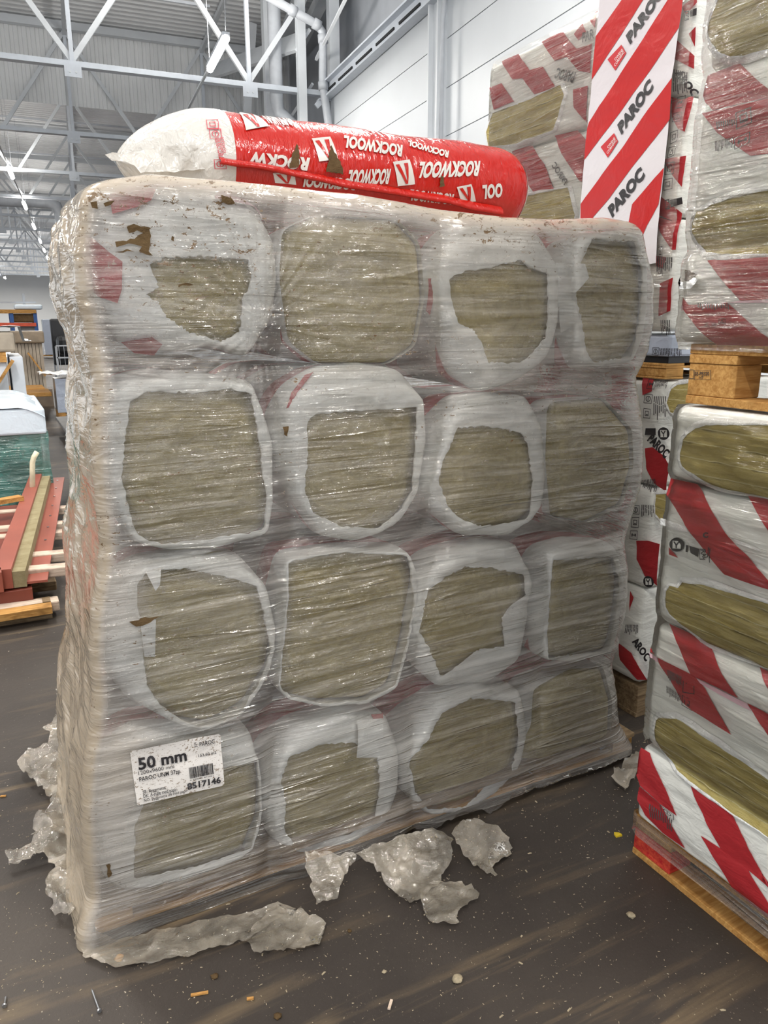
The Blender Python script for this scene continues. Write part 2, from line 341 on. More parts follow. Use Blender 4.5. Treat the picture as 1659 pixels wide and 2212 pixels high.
def parts(name, polys, surf, mat, parent, **k):
    return [decal(name, [p] if isinstance(p[0], tuple) else p, surf, mat, parent, **k) for p in polys]
def lets(name, items, surf, mat, parent, **k):
    return [texts(name, [it], surf, mat, parent, **k) for it in items]

# ============================================================ HALL
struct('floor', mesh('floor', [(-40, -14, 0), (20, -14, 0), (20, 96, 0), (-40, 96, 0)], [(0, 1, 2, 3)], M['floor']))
def ribbed(name, p0, du, dv, n, pitch, depth, L, nrm, mat):
    """trapezoid sheet: ribs step along du, run along dv for length L, stand out along nrm"""
    V = []; prof = [(0, 0), (.35, 0), (.45, 1), (.9, 1), (1, 0)]; p0, du, dv, nrm = [np.array(x, float) for x in (p0, du, dv, nrm)]
    pts = [(i+a)*pitch for i in range(n) for a, b in prof[:-1]]; dep = [b*depth for i in range(n) for a, b in prof[:-1]]
    for s, d in zip(pts, dep): V += [p0+du*s+nrm*d, p0+du*s+nrm*d+dv*L]
    return mesh(name, V, [(2*i, 2*i+1, 2*i+3, 2*i+2) for i in range(len(pts)-1)], mat)
Z = np.array([0, 0, 1.])
struct('ceiling', ribbed('ceiling', hall(-26, -10, 8.5), HV, HU, 400, .25, .05, 32, -Z, M['deck']))
tag(ribbed('smoke_curtain', hall(-26, 20.75, 6.67), HU, Z, 176, .18, .03, 1.83, -HV, M['curtain']), 'white ribbed steel smoke curtain hanging below the roof in front of the second truss', 'curtain')
tag(ribbed('smoke_curtain', hall(-26, 83, 6.3), HU, Z, 62, .5, .05, 2.2, -HV, M['curtain']), 'distant ribbed steel smoke curtain at the far end of the hall roof', 'curtain')
m = MB(); m.hbox(-26, 6, 90, 90.3, 0, 8.6); struct('wall_far', m.build('wall_far', M['farwall']))
# right wall: painted panels between columns up to the edge beam
m = MB()
for k, z0 in enumerate(np.arange(-.05, 6.0, .605)):
    for v0, v1 in ((-6, .15), (.45, 5.0), (5.3, 10.15), (10.45, 15.2)): m.hbox(5.0, 5.12, v0+.006, v1-.006, max(0, z0+.006), min(5.98, z0+.599))
struct('wall_right', m.build('wall_right', M['wallp']))
m = MB(); m.hbox(5.10, 5.2, -6, 15.25, 0, 5.98); struct('trim_1', m.build('trim_1', M['seam']))
m = MB(); m.hbox(5.7, 5.8, -6, 90, 5.98, 8.6); m.hbox(5.7, 5.8, 15.2, 90, 0, 6); m.hbox(5.0, 5.8, 15.22, 15.32, 0, 5.9); struct('wall_upper', m.build('wall_upper', M['steeld']))
for v in (.3, 5.15, 10.3):
    m = MB(); m.hbox(4.86, 5.16, v-.16, v-.12, 0, 6.1).hbox(4.86, 5.16, v+.12, v+.16, 0, 6.1).hbox(4.93, 5.0, v-.12, v+.12, 0, 6.1)
    tag(m.build('wall_column', M['wallp']), 'white painted steel column standing in the right wall', 'column', 'columns of the right wall')
t = thing('edge_beam', 'white slotted steel edge beam rising along the top of the right wall panels', 'beam', hall(4.9, 15.2, 6))
m = MB(); m.beam(hall(4.93, -5, 6.02), hall(4.93, 15.3, 6.02), .05, .26); m.beam(hall(4.9, -5, 6.15), hall(4.9, 15.3, 6.15), .2, .03); m.beam(hall(4.9, -5, 5.9), hall(4.9, 15.3, 5.9), .16, .03); m.build('web', M['white_steel'], t)
m = MB()
for k in range(9): m.beam(hall(4.895, 7+k*.95, 6.02), hall(4.895, 7.75+k*.95, 6.02), .02, .035)
m.build('slot', M['dark'], t)
m = MB(); m.beam(hall(4.75, 15.25, 5.88), hall(5.15, 15.25, 5.88), .2, .03); m.beam(hall(4.7, 15.2, 5.75), hall(4.9, 15.2, 5.95), .04, .1); m.build('end_plate', M['white_steel'], t)
# trusses
def truss(v, first):
    t = thing('roof_truss', 'white steel roof truss nearest the camera above the red bag' if first else '', 'truss', hall(0, v, 6.0), 'roof trusses across the hall')
    T = lambda u, z, dv=0: hall(u, v+dv, z)
    m = MB(); m.beam(T(-20, 6.0), T(4.9, 6.0), .16, .015); m.beam(T(-20, 6.04, .05), T(4.9, 6.04, .05), .03, .09); m.beam(T(-20, 6.04, -.05), T(4.9, 6.04, -.05), .03, .09); m.build('bottom_chord', M['white_steel'], t)
    m = MB(); m.beam(T(-20, 8.3), T(5.5, 8.3), .16, .16); m.build('top_chord', M['steel'], t)
    for u in (-12.2, -9.1, -5.9, -2.8, .35, 3.45):
        m = MB(); m.beam(T(u, 6.05), T(u, 8.25), .09, .07, HU); m.build('post', M['white_steel'], t)
        m = MB(); m.hexa([T(u+a, z, d) for d in (-.09, -.075) for a, z in ((-.14, 6.02), (.14, 6.02), (.14, 5.82), (-.14, 5.82))]); m.build('gusset_plate', M['white_steel'], t)
        for a in (-.05, .05): m = MB(); m.tubep([T(u+a, 5.9, -.09), T(u+a, 5.9, -.105)], .018, 8); m.build('bolt', M['steel'], t)
        for s in (-1, 1):
            if u+s*1.5 > 5: continue
            m = MB(); m.beam(T(u, 8.2), T(u+s*1.5, 6.05), .08, .05, HV) if not first else m.beam(T(u, 6.1, .02), T(u+s*1.5, 8.2, .02), .09, .07, HV); m.build('diagonal', M['steel'], t)
    return t
def copy_tree(o, parent=None, mv=(0, 0, 0)):
    c = o.copy(); C.objects.link(c); c.parent = parent
    if parent is None: c.location = Vector(o.location)+Vector([float(x) for x in mv])
    for ch in [x for x in bpy.data.objects if x.parent == o and x is not c]: copy_tree(ch, c)
    return c
truss(15.4, True); tr = truss(20.6, False); tr['label'] = 'second white steel roof truss, just in front of the ribbed curtain'
ords = ['third', 'fourth', 'fifth', 'sixth']
for k in range(11):
    c = copy_tree(tr, None, HV*5.15*(k+1)); c['label'] = (ords[k]+' white steel roof truss from the front, beyond the ribbed curtain') if k < 4 else 'one of the small distant roof trusses towards the far wall'
# purlins / long ties
for u in (.35, 3.45):
    m = MB(); m.beam(hall(u, 15.4, 8.15), hall(u, 88, 8.15), .08, .1); tag(m.build('roof_tie', M['steel']), 'long white steel tie running down the hall under the roof, '+('left of the big lamp' if u < 1 else 'near the right wall'), 'beam')
for i, (u0, v0, u1, v1) in enumerate(((3.9, 8.5, 5.2, 20.6), (4.45, 8, 5.4, 19))):
    m = MB(); m.beam(hall(u0, v0, 8.1), hall(u1, v1, 7.9), .22, .2); tag(m.build('roof_beam', M['steel']), ('broad' if i else 'slim')+' white roof girder along the right eave above the drain pipe', 'beam')
for k in range(4):
    m = MB(); m.beam(hall(-20, 16.6+k*5.15, 7.7), hall(3.0, 16.6+k*5.15, 7.7), .05, .05); tag(m.build('sprinkler_pipe', M['pipe']), 'thin sprinkler pipe under the roof, '+['nearest', 'second', 'third', 'fourth'][k]+' from the camera', 'pipe')
# eave frame members between the end of the right wall and the curtain
for i, (a, b, w, d, nm) in enumerate((
    (hall(4.45, 15.3, 3.5), hall(4.45, 15.3, 8.3), .16, .16, 'steel post left of the white drain pipe'),
    (hall(4.1, 16.4, 3.5), hall(4.1, 16.4, 8.3), .22, .22, 'round-looking steel post behind the drain pipe'),
    (hall(5.2, 15.6, 5.9), hall(5.2, 15.6, 8.4), .2, .2, 'steel post right of the drain pipe above the wall end'),
    (hall(3.7, 18.0, 4.0), hall(4.3, 18.6, 8.2), .16, .14, 'leaning steel strut beside the ribbed curtain'),
    (hall(5.3, 11.6, 6.2), hall(5.3, 8.6, 8.6), .2, .16, 'dark diagonal brace above the slotted edge beam'),
    (hall(5.3, 11.6, 6.2), hall(5.3, 14.9, 8.6), .14, .14, 'grey diagonal brace rising behind the slotted edge beam'),
    (hall(5.4, 10.4, 6.1), hall(5.4, 10.4, 8.6), .25, .3, 'wide grey post above the slotted edge beam'),
    (hall(4.5, 15.3, 6.9), hall(3.5, 20.5, 7.62), .5, .06, 'flat white eave board behind the posts'),
    (hall(3.2, 19.5, 3.6), hall(4.7, 15.4, 6.2), .05, .05, 'thin tie rod crossing behind the steel posts'),
    (hall(4.75, 15.3, 6.6), hall(5.25, 10.6, 8.6), .05, .05, 'thin tie rod above the end of the right wall'))):
    m = MB(); m.beam(a, b, w, d, HV); tag(m.build(['steel_post', 'steel_brace', 'tie_rod'][(0, 0, 0, 1, 1, 1, 0, 1, 2, 2)[i]], M['steeld'] if i in (4, 5) else M['steel']), nm, 'steel frame member')
m = MB(); m.tubep([hall(5.5, 9.6+.75*math.cos(a), 7.0+.75*math.sin(a)) for a in np.linspace(0, 2*PI, 25)], .12, 10, False)
tag(m.build('air_duct', M['black'], smooth=True), 'black round duct opening above the slotted edge beam', 'duct')
# drain pipes
P = [hall(3.741, 15.0, 7.43), hall(4.55, 15.0, 7.14), hall(4.70, 15.0, 7.08), hall(4.79, 15.0, 6.98), hall(4.80, 15.0, 6.85), hall(4.78, 15.0, 6.2), hall(4.79, 15.0, 6.05), hall(4.88, 15.0, 5.4), hall(4.9, 15.0, 5.25), hall(4.9, 15, 3)]
t = thing('drain_pipe', 'white plastic drain pipe bending down beside the end of the right wall', 'pipe', P[-1]); m = MB(); m.tubep(P, .075, 14); m.build('pipe_run', M['pipe'], t, True)
for a, b in ((0, 1), (1, 2), (3, 4), (5, 6), (7, 8)):
    p = P[a]*.1+P[b]*.9 if a != 0 else P[0]*.4+P[1]*.6; d = P[b]-P[a]; d = d/np.linalg.norm(d); m = MB(); m.tubep([p-d*.07, p+d*.07], .095, 14); m.build('socket', M['pipe'], t, True)
P = [hall(4.05, 15.7, 8.3), hall(4.05, 15.7, 5.9), hall(4.1, 15.7, 5.7), hall(4.5, 15.6, 5.35), hall(4.62, 15.6, 5.2), hall(4.62, 15.6, 3)]
m = MB(); m.tubep(P, .13, 14); tag(m.build('drain_pipe', M['pipe'], smooth=True), 'fat grey drain pipe behind the roof posts with an elbow at the bottom', 'pipe')
P = [hall(4.84, 9.7, 7), hall(4.84, 9.75, 6.0), hall(4.84, 9.9, 5.75), hall(4.84, 9.95, 5.5), hall(4.84, 9.95, 3)]
m = MB(); m.tubep(P, .03, 10); tag(m.build('conduit', M['pipe'], smooth=True), 'thin white conduit running down the wall column', 'pipe')
P = [hall(-4, 34, 6.3), hall(-.6, 34, 6.3), hall(-.3, 34, 6.2), hall(-.2, 34, 5.9), hall(-.2, 34, 5.2)]
m = MB(); m.tubep(P, .22, 12); tag(m.build('air_duct', M['pipe'], smooth=True), 'grey round duct crossing left to right below the distant roof', 'duct')
# lamps
def lamp(u, v, label, power=TUBE_POWER, L=1.5, group=None, up=.95):
    t = thing('tube_lamp', label, 'lamp', hall(u, v, 5.8), group)
    m = MB(); m.beam(hall(u, v-L/2, 5.86), hall(u, v+L/2, 5.86), .11, .05); m.build('housing', M['white_steel'], t)
    m = MB(); m.tubep([hall(u, v-L/2, 5.80), hall(u, v+L/2, 5.80)], .055, 10); m.build('tube', M['tube'], t, True)
    m = MB(); m.beam(hall(u, v-L/2, 5.88), hall(u, v-L/2-.05, 8.5), .008, .008); m.beam(hall(u, v+L/2, 5.88), hall(u, v+L/2+.05, 8.5), .008, .008); m.build('hanger', M['steeld'], t)
    if power:
        for k in (0, 1):
            l = bpy.data.lights.new('lamp_light', 'AREA'); l.shape = 'RECTANGLE'; l.size = .12; l.size_y = L; l.energy = power*(1, up)[k]; l.color = (1, .965, .91)
            o = bpy.data.objects.new('lamp_light', l); C.objects.link(o); o.parent = t; o.location = (0, 0, (-.07, .10)[k]); o.rotation_euler = (k*PI, 0, -HB)
    return t
g = 'tube lamps along the hall roof'
lamp(2.47, 13.2, 'big bright tube lamp hanging just above the red bag', group=g)
for v, s in ((24.9, 'largest and nearest tube lamp of the left lamp row'), (31.3, 'second tube lamp of the left lamp row'), (37.6, 'third tube lamp of the left lamp row')): lamp(-1.33, v, s, group=g, up=.25)
for k in range(8): lamp(-1.33, 43.9+k*5.3, 'one of the small tube lamps trailing off down the left lamp row', TUBE_POWER*.9 if k % 2 == 0 else 0, group=g, up=.25)
for k in range(3): lamp(-5.7, 67+k*6, 'one of the tiny tube lamps far off at the left picture edge', TUBE_POWER*9 if k != 1 else 0, group=g, up=.08)
for u in (-1.33, 2.47):
    for v in (5.5, -1): lamp(u, v, 'added tube lamp overhead, out of the picture', NEAR_POWER, group='tube lamps overhead')
for v in (5, -1, 14, 26): lamp(-5.7, v, 'added tube lamp overhead, out of the picture', NEAR_POWER, group='tube lamps overhead')  # unseen lamps added along the outer row to brighten the roof
for u, lb in ((2.47, 'near'), (-1.33, 'left')):
    m = MB(); m.beam(hall(u, 13.95, 5.84), hall(u, 88, 5.84), .04, .03) if u > 0 else m.beam(hall(u, 17, 5.86), hall(u, 88, 5.86), .03, .03)
    tag(m.build('lamp_rail', M['steel']), 'thin rail carrying the '+lb+' row of tube lamps', 'rail')
# ============================================================ THE WRAPPED STACK
Y0 = 1.872
m = None
t = thing('stack_pallet', 'wrapped wooden pallet under the big film-wrapped stack of rolls', 'pallet', (1.08, 2.4, 0))
for y in (1.93, 2.2, 2.47, 2.74): MB().box(.07, 2.09, y-.06, y+.12, .070, .086).build('deck_board', M['oldpine'], t)
for x in (.08, .72, 1.36, 2.0):
    MB().box(x, x+.09, 1.89, 2.88, .052, .0695).build('stringer_board', M['oldpine'], t)
    for y in (1.89, 2.35, 2.78): MB().box(x, x+.1, y, y+.1, .016, .0515).build('block', M['pine'], t)
for y in (1.89, 2.35, 2.78): MB().box(.08, 2.1, y, y+.1, 0, .0155).build('bottom_board', M['pine'], t)
# rolls: outline of the wrapper and outline of the bare wool, as seen on the front plane
ROLLS = [
 ('top left, its wrapper torn and caked with dirt', [(172,500),(200,430),(300,395),(400,395),(500,405),(565,440),(608,520),(614,600),(602,690),(545,775),(470,748),(380,762),(270,745),(205,655),(172,570)],
  [(325,568),(370,555),(450,553),(540,560),(548,600),(528,650),(520,720),(480,738),(410,718),(360,682),(345,655),(318,636),(345,620),(332,590)]),
 ('top row second from left, bare wool without a white ring', [(622,490),(700,455),(880,465),(930,520),(940,640),(920,750),(860,790),(700,790),(635,740),(616,600)], None),
 ('top row third, round white ring with a straight upper edge', [(992,485),(1090,480),(1190,500),(1225,570),(1227,690),(1200,780),(1130,830),(1060,850),(1000,810),(965,720),(942,640),(932,600),(952,560)],
  [(975,600),(1010,585),(1060,578),(1132,560),(1150,578),(1190,590),(1190,690),(1185,730),(1150,770),(1130,785),(1060,785),(1045,740),(1025,710),(995,700),(980,650)]),
 ('top right corner, bulging at the stack edge', [(1238,560),(1260,510),(1380,490),(1415,560),(1418,650),(1405,740),(1370,790),(1270,798),(1245,740),(1232,660)],
  [(1285,515),(1380,520),(1397,600),(1388,700),(1372,770),(1290,785),(1272,760),(1265,700),(1250,640),(1260,570)]),
 ('second row left end, squarish wool face', [(212,860),(260,815),(330,800),(450,808),(555,825),(585,900),(604,960),(603,1080),(590,1160),(480,1195),(380,1200),(290,1180),(232,1090),(208,960)],
  [(282,865),(330,845),(430,850),(500,840),(545,850),(560,920),(570,1000),(580,1080),(575,1150),(450,1170),(350,1180),(295,1160),(265,1040),(270,960)]),
 ('second row second from left, pentagon wool face', [(640,835),(700,795),(790,785),(880,800),(930,860),(937,950),(915,1070),(870,1140),(780,1180),(700,1165),(640,1080),(612,980),(618,890)],
  [(665,915),(682,895),(780,888),(905,880),(902,950),(895,1060),(870,1105),(820,1145),(740,1140),(680,1110),(660,1060),(668,980)]),
 ('second row third, below the round top ring', [(1000,860),(1070,852),(1160,858),(1190,920),(1198,1020),(1190,1100),(1115,1165),(1015,1165),(945,1110),(922,1060),(942,1000),(965,920)],
  [(992,925),(1050,920),(1130,935),(1145,960),(1155,1040),(1150,1110),(1140,1125),(1050,1140),(1000,1125),(975,1100),(950,1040),(960,1000)]),
 ('second row right end, plain wool under film', [(1205,870),(1330,860),(1392,930),(1396,1010),(1370,1100),(1290,1140),(1210,1125),(1200,1000)], None),
 ('third row left end, large round wool face', [(300,1222),(420,1200),(530,1212),(590,1280),(608,1370),(592,1460),(540,1540),(460,1585),(380,1575),(285,1530),(225,1460),(206,1370),(228,1280)],
  [(320,1235),(400,1230),(500,1250),(560,1270),(572,1330),(590,1405),(565,1480),(520,1550),(450,1575),(410,1570),(350,1530),(320,1490),(310,1400),(300,1320),(297,1270)]),
 ('third row second from left, wide wool face', [(618,1208),(740,1190),(890,1192),(915,1240),(902,1330),(880,1440),(858,1500),(800,1530),(700,1535),(625,1520),(600,1490),(608,1390),(620,1300)],
  [(626,1215),(745,1196),(885,1200),(900,1300),(882,1400),(858,1485),(798,1515),(700,1525),(632,1510),(607,1488),(615,1400),(626,1300)]),
 ('third row third, white ring with a notched right edge', [(960,1210),(1060,1175),(1140,1185),(1168,1260),(1165,1350),(1145,1440),(1080,1490),(965,1500),(905,1445),(892,1340),(915,1260)],
  [(970,1250),(1010,1228),(1070,1230),(1140,1245),(1145,1290),(1112,1310),(1092,1340),(1098,1400),(1040,1410),(1000,1440),(960,1468),(930,1400),(912,1370),(920,1320),(930,1280)]),
 ('third row right end', [(1190,1195),(1250,1175),(1345,1180),(1362,1260),(1350,1350),(1335,1420),(1240,1440),(1180,1430),(1172,1360),(1185,1280)],
  [(1200,1212),(1330,1205),(1345,1260),(1332,1360),(1320,1410),(1190,1425),(1187,1390),(1192,1300)]),
 ('bottom row left end, behind the paper label', [(205,1660),(290,1590),(420,1585),(555,1600),(575,1700),(572,1790),(540,1868),(420,1925),(300,1945),(240,1940),(210,1870),(195,1760)],
  [(330,1700),(420,1680),(560,1650),(566,1760),(548,1840),(440,1878),(292,1908),(292,1800),(312,1740)]),
 ('bottom row second from left, folded paper flap at its top', [(600,1650),(640,1590),(740,1545),(850,1560),(880,1640),(878,1720),(850,1795),(760,1840),(650,1862),(592,1830),(578,1740)],
  [(627,1640),(700,1612),(770,1608),(820,1640),(827,1700),(815,1770),(760,1810),(640,1832),(617,1800),(620,1740),(610,1690)]),
 ('bottom row third, egg-shaped white ring', [(915,1570),(960,1515),(1040,1495),(1140,1500),(1157,1580),(1140,1660),(1090,1730),(1010,1765),(930,1772),(888,1730),(880,1650)],
  [(930,1600),(960,1545),(1020,1512),(1120,1520),(1127,1600),(1112,1670),(1060,1700),(1010,1750),(930,1755),(903,1720),(888,1650)]),
 ('bottom row right end, plain wool under film', [(1170,1500),(1250,1455),(1325,1450),(1345,1530),(1340,1625),(1260,1660),(1160,1690),(1135,1640),(1165,1580)], None)]
SY = PY(Y0, lambda a, b: np.zeros(np.shape(a)))
def radial(poly, c, ang):
    P = np.array(poly)-c; out = []
    for a in ang:
        d = np.array([math.cos(a), math.sin(a)]); best = 0
        for i in range(len(P)):
            p, q = P[i], P[(i+1) % len(P)]; e = q-p; den = d[0]*e[1]-d[1]*e[0]
            if abs(den) < 1e-9: continue
            r = (p[0]*e[1]-p[1]*e[0])/den; s = (p[0]*d[1]-p[1]*d[0])/den
            if r > 0 and -1e-6 <= s <= 1+1e-6: best = max(best, r)
        out.append(best)
    return np.array(out)
NA = 144; ANG = np.linspace(0, 2*PI, NA, endpoint=False); CENT = []
def polar(rings, name, mat, parent, cap=False):   # rings: list of (r[NA], y[NA])
    c = rings[0][2]; V = np.concatenate([np.stack([c[0]+r*np.cos(ANG), y, c[1]+r*np.sin(ANG)], -1) for r, y, c in rings])
    n = len(rings); Fc = [(i*NA+j, i*NA+(j+1) % NA, (i+1)*NA+(j+1) % NA, (i+1)*NA+j) for i in range(n-1) for j in range(NA)]
    if cap: Fc.append(tuple(range(NA)))
    return mesh(name, V, Fc, mat, parent, smooth=True)
def sm(r, k): # smooth a periodic array
    for _ in range(k): r = .25*np.roll(r, 1)+.5*r+.25*np.roll(r, -1)
    return r
def roll(i, desc, outp, winp):
    O = np.array([SY.inv(p) for p in outp]); Wn = np.array([SY.inv(p) for p in winp]) if winp else None
    c = Wn.mean(0) if winp else O.mean(0); ro = sm(radial(O, c, ANG), 3); rw = radial(Wn, c, ANG) if winp else ro*1.0
    rw = np.minimum(rw, ro*.985); yb = Y0+.014+.008*random.random(); CENT.append((c, ro))
    t = thing('insulation_roll', 'wrapped wool roll, '+desc, 'insulation roll', (c[0], yb, c[1]), 'rolls stacked in the big wrapped pile')
    rings = []
    for k in range(18):
        s = (17-k)/17; r = ro*.97*s; nz = fbm(np.cos(ANG)*s*3+i*9, np.sin(ANG)*s*3, 4)*.012+fbm(np.cos(ANG)*s*14+i*9, np.sin(ANG)*s*14, 8)*.006
        rings.append((r, yb+.004+.045*s**6+nz-.004, c))
    rings = [(ro*.85, np.full(NA, yb+1.0), c), (ro*.9, np.full(NA, yb+.15), c)]+rings
    polar(rings, 'wool_core', M['wool'], t, True)
    if winp:
        rings = []; jag = .004*(vn(ANG*22, ANG*0, i)-.5)*2; fold = sm(.010*(vn(ANG*9, ANG*0+5, i+3)), 1)
        for k, s in enumerate((0, .02, .12, .3, .5, .7, .85, 1.)):
            r = (rw+jag)*(1-s)+ro*s; y = yb-.003-fold*(1-abs(2*s-.8))*.6+.05*s**4-.004*vn(ANG*16+k, ANG*0+s*3, i+9)
            rings.append((r, y, c))
        rings = [((rw+jag)*.992, rings[0][1]+.004, c)]+rings
        rings += [(ro*1.004, np.full(NA, yb+.075), c), (ro*.96, np.full(NA, yb+.25), c), (ro*.90, np.full(NA, yb+1.0), c)]
        w = polar(rings, 'plastic_wrapper', M['rollside'], t); w['label'] = 'white plastic wrapper with a torn round opening'
        sub = w
    else:
        sub = polar([(ro*.985, np.full(NA, yb+.035), c), (ro*.99, np.full(NA, yb+.08), c), (ro*.90, np.full(NA, yb+1.0), c)], 'plastic_wrapper', M['rollside'], t)
    return t, w if winp else sub, yb
RT_ = [roll(i, *r) for i, r in enumerate(ROLLS)]
# red print and paper flaps that show on the wrappers
def onroll(k, name, polys, mat, off=.003, jag=0.):
    t, w, yb = RT_[k]; S = PY(yb, lambda a, b: np.zeros(np.shape(a)))
    S.inv = SY.inv; c, ro = CENT[k]
    def dz(a, b):
        s = np.clip(np.hypot(a-c[0], b-c[1])/np.interp(np.arctan2(b-c[1], a-c[0]) % (2*PI), ANG, ro), 0, 1.05); return -.045*s**7+.012
    return decal(name, polys, S, mat, w, off, .02, jag=jag, extra=dz)
onroll(0, 'red_print', [[(173,492),(205,515),(238,545),(265,565),(264,625),(255,655),(215,640),(180,605),(172,560)], [(268,740),(330,728),(355,745),(345,770),(300,765)], [(240,415),(265,400),(345,400),(330,430),(300,445),(245,460)]], M['redp'])
onroll(0, 'pink_print', [[(470,418),(490,405),(540,425),(565,440),(600,490),(560,440),(470,425)]], M['pinkp'])
onroll(2, 'red_print', [[(940,600),(950,600),(950,680),(944,670)], [(1205,597),(1222,597),(1222,625),(1212,627)]], M['redp'])
onroll(13, 'paper_flap', [[(775,1560),(835,1560),(815,1632),(766,1632)]], M['white'], .02)
onroll(13, 'red_print', [[(815,1557),(845,1557),(838,1568),(818,1568)]], M['redp'])
onroll(8, 'paper_flap', [[(300,1330),(335,1335),(333,1415),(310,1415)], [(315,1235),(350,1228),(345,1262),(335,1275)]], M['white'], .016)
onroll(3, 'paper_flap', [[(1225,565),(1262,570),(1268,600),(1240,640),(1252,690),(1235,720),(1228,650)]], M['white'], .018)
onroll(5, 'red_print', [[(628,885),(640,850),(672,812),(690,805),(650,850),(638,880)]], M['redp'])
# ---- stretch film
FL = [(172,420),(158,500),(168,600),(190,700),(205,790),(205,850),(200,920),(205,1010),(215,1090),(222,1160),(215,1220),(200,1310),(196,1400),(205,1480),(200,1570),(188,1640),(180,1740),(184,1830),(190,1900),(192,1950)]
FR = [(1402,490),(1428,580),(1430,660),(1418,740),(1392,800),(1402,870),(1406,960),(1400,1040),(1378,1110),(1364,1165),(1372,1220),(1368,1300),(1352,1380),(1336,1430),(1346,1500),(1350,1560),(1342,1610)]
SL = [(147,425),(128,500),(122,580),(135,640),(140,700),(150,740),(166,800),(165,860),(165,920),(165,1000),(176,1060),(165,1120),(148,1190),(145,1260),(150,1320),(138,1400),(134,1480),(134,1560),(140,1640),(146,1740),(150,1830)]
fl = np.array([SY.inv(p) for p in FL])[::-1]; fr = np.array([SY.inv(p) for p in FR])[::-1]
sl = np.array([(lambda q: (q[0], q[2]))(at(p[0], p[1], 1, Y0+.9)) for p in SL]); sl = sl[np.argsort(sl[:, 1])]
TP = [(150,412),(180,398),(240,382),(330,368),(420,378),(500,384),(600,392),(700,405),(780,412),(880,432),(980,452),(1100,466),(1200,470),(1320,466),(1380,476),(1420,500)]
tp = np.array([SY.inv(p) for p in TP])
def XL(z): return np.interp(z, fl[:, 1], fl[:, 0])
def XR(z): return np.interp(z, fr[:, 1], fr[:, 0])
def XS(z): return np.interp(z, sl[:, 1], sl[:, 0])
def gapf(x, z):
    d = np.full(np.shape(x), 9.)
    for c, ro in CENT:
        r = np.hypot(x-c[0], z-c[1]); a = np.arctan2(z-c[1], x-c[0]) % (2*PI); d = np.minimum(d, r/np.interp(a, np.append(ANG, 2*PI), np.append(ro, ro[0])))
    g = np.clip((d-.93)/.35, 0, 1); return g*g*(3-2*g)
def skirt(z): return np.clip((.14-z)/.1, 0, 1)
def fdisp(x, z):   # how far the film stands in front of Y0-.012 (negative: sunk)
    ins = np.clip((x-XL(z))/.12, 0, 1)*np.clip((XR(z)-x)/.14, 0, 1)
    wr = (1-np.abs(2*fbm(x*1.3+.3*z, z*22+1.5*vn(x*1.5, z*2, 7), 11, 3)-1))**2
    w2 = (1-np.abs(2*fbm(x*2.4-1.2*z, z*9, 15, 3)-1))**3
    rad = np.exp(-((x-.55)**2+(z-1.7)**2)/.05)*(1-np.abs(2*vn(np.arctan2(z-1.66, x-.62)*14, np.hypot(x-.6, z-1.66)*3, 21)-1))**2*.010
    return -.020*gapf(x, z)*ins+(.006*wr+.008*w2)*(.3+.7*ins)+rad+.030*skirt(z)+.004
def plan(z, ins=0.):   # returns points (x,y) and running length; fixed count
    xl, xr, xs = float(XL(z)), float(XR(z)), float(XS(z)); sk = float(skirt(z)); xl -= .03*sk; xr += .06*sk+.0; xs = min(xs, xl+.02)
    y0 = Y0-.012; yb = Y0+1.06
    cs = [(xs+.05+ins, yb-ins), (xs+ins, Y0+.9-ins), (xl-.004+ins, y0+ins), (xr+.004-ins, y0+ins), (xr-.03-ins, Y0+.9-ins), (xr-.08-ins, yb-ins)]
    rad = [.0, .25, .055, .11, .2, 0]; n = [1, 10, 14, 18, 6, 1]; seg = [3, 70, 420, 26, 3]; out = []
    def fil(i):
        p = np.array(cs[i]); a = np.array(cs[i-1])-p; b = np.array(cs[i+1])-p; la, lb = np.linalg.norm(a), np.linalg.norm(b); r = min(rad[i], la*.45, lb*.45); a = p+a/la*r; b = p+b/lb*r
        return [a*(1-s)**2+2*p*s*(1-s)+b*s*s for s in np.linspace(0, 1, n[i])]
    prev = [np.array(cs[0])]; out += prev
    for i in range(1, 6):
        nx = fil(i) if i < 5 else [np.array(cs[5])]
        out += [out[-1]*(1-s)+nx[0]*s for s in np.linspace(0, 1, seg[i-1]+2)[1:-1]]+nx
    back = np.linspace(0, 1, 8)[1:]; out += [out[-1]*(1-s)+out[0]*s for s in back]
    return np.array(out)
zl = list(np.linspace(0.0, .14, 26))+list(np.linspace(.14, 1.0, 300)[1:])   # v
rows = []; P0 = None; TOPR = .05
def topz(x): return np.interp(x, tp[:, 0], tp[:, 1])
allrows = [('s', v, 0.) for v in zl[:-1]]+[('a', a, 0.) for a in np.linspace(0, PI/2, 9)]+[('c', c, 0.) for c in (.05, .15, .3, .5, .75, .97)]
Vx = []; UVs = []; dust = []; grit = []
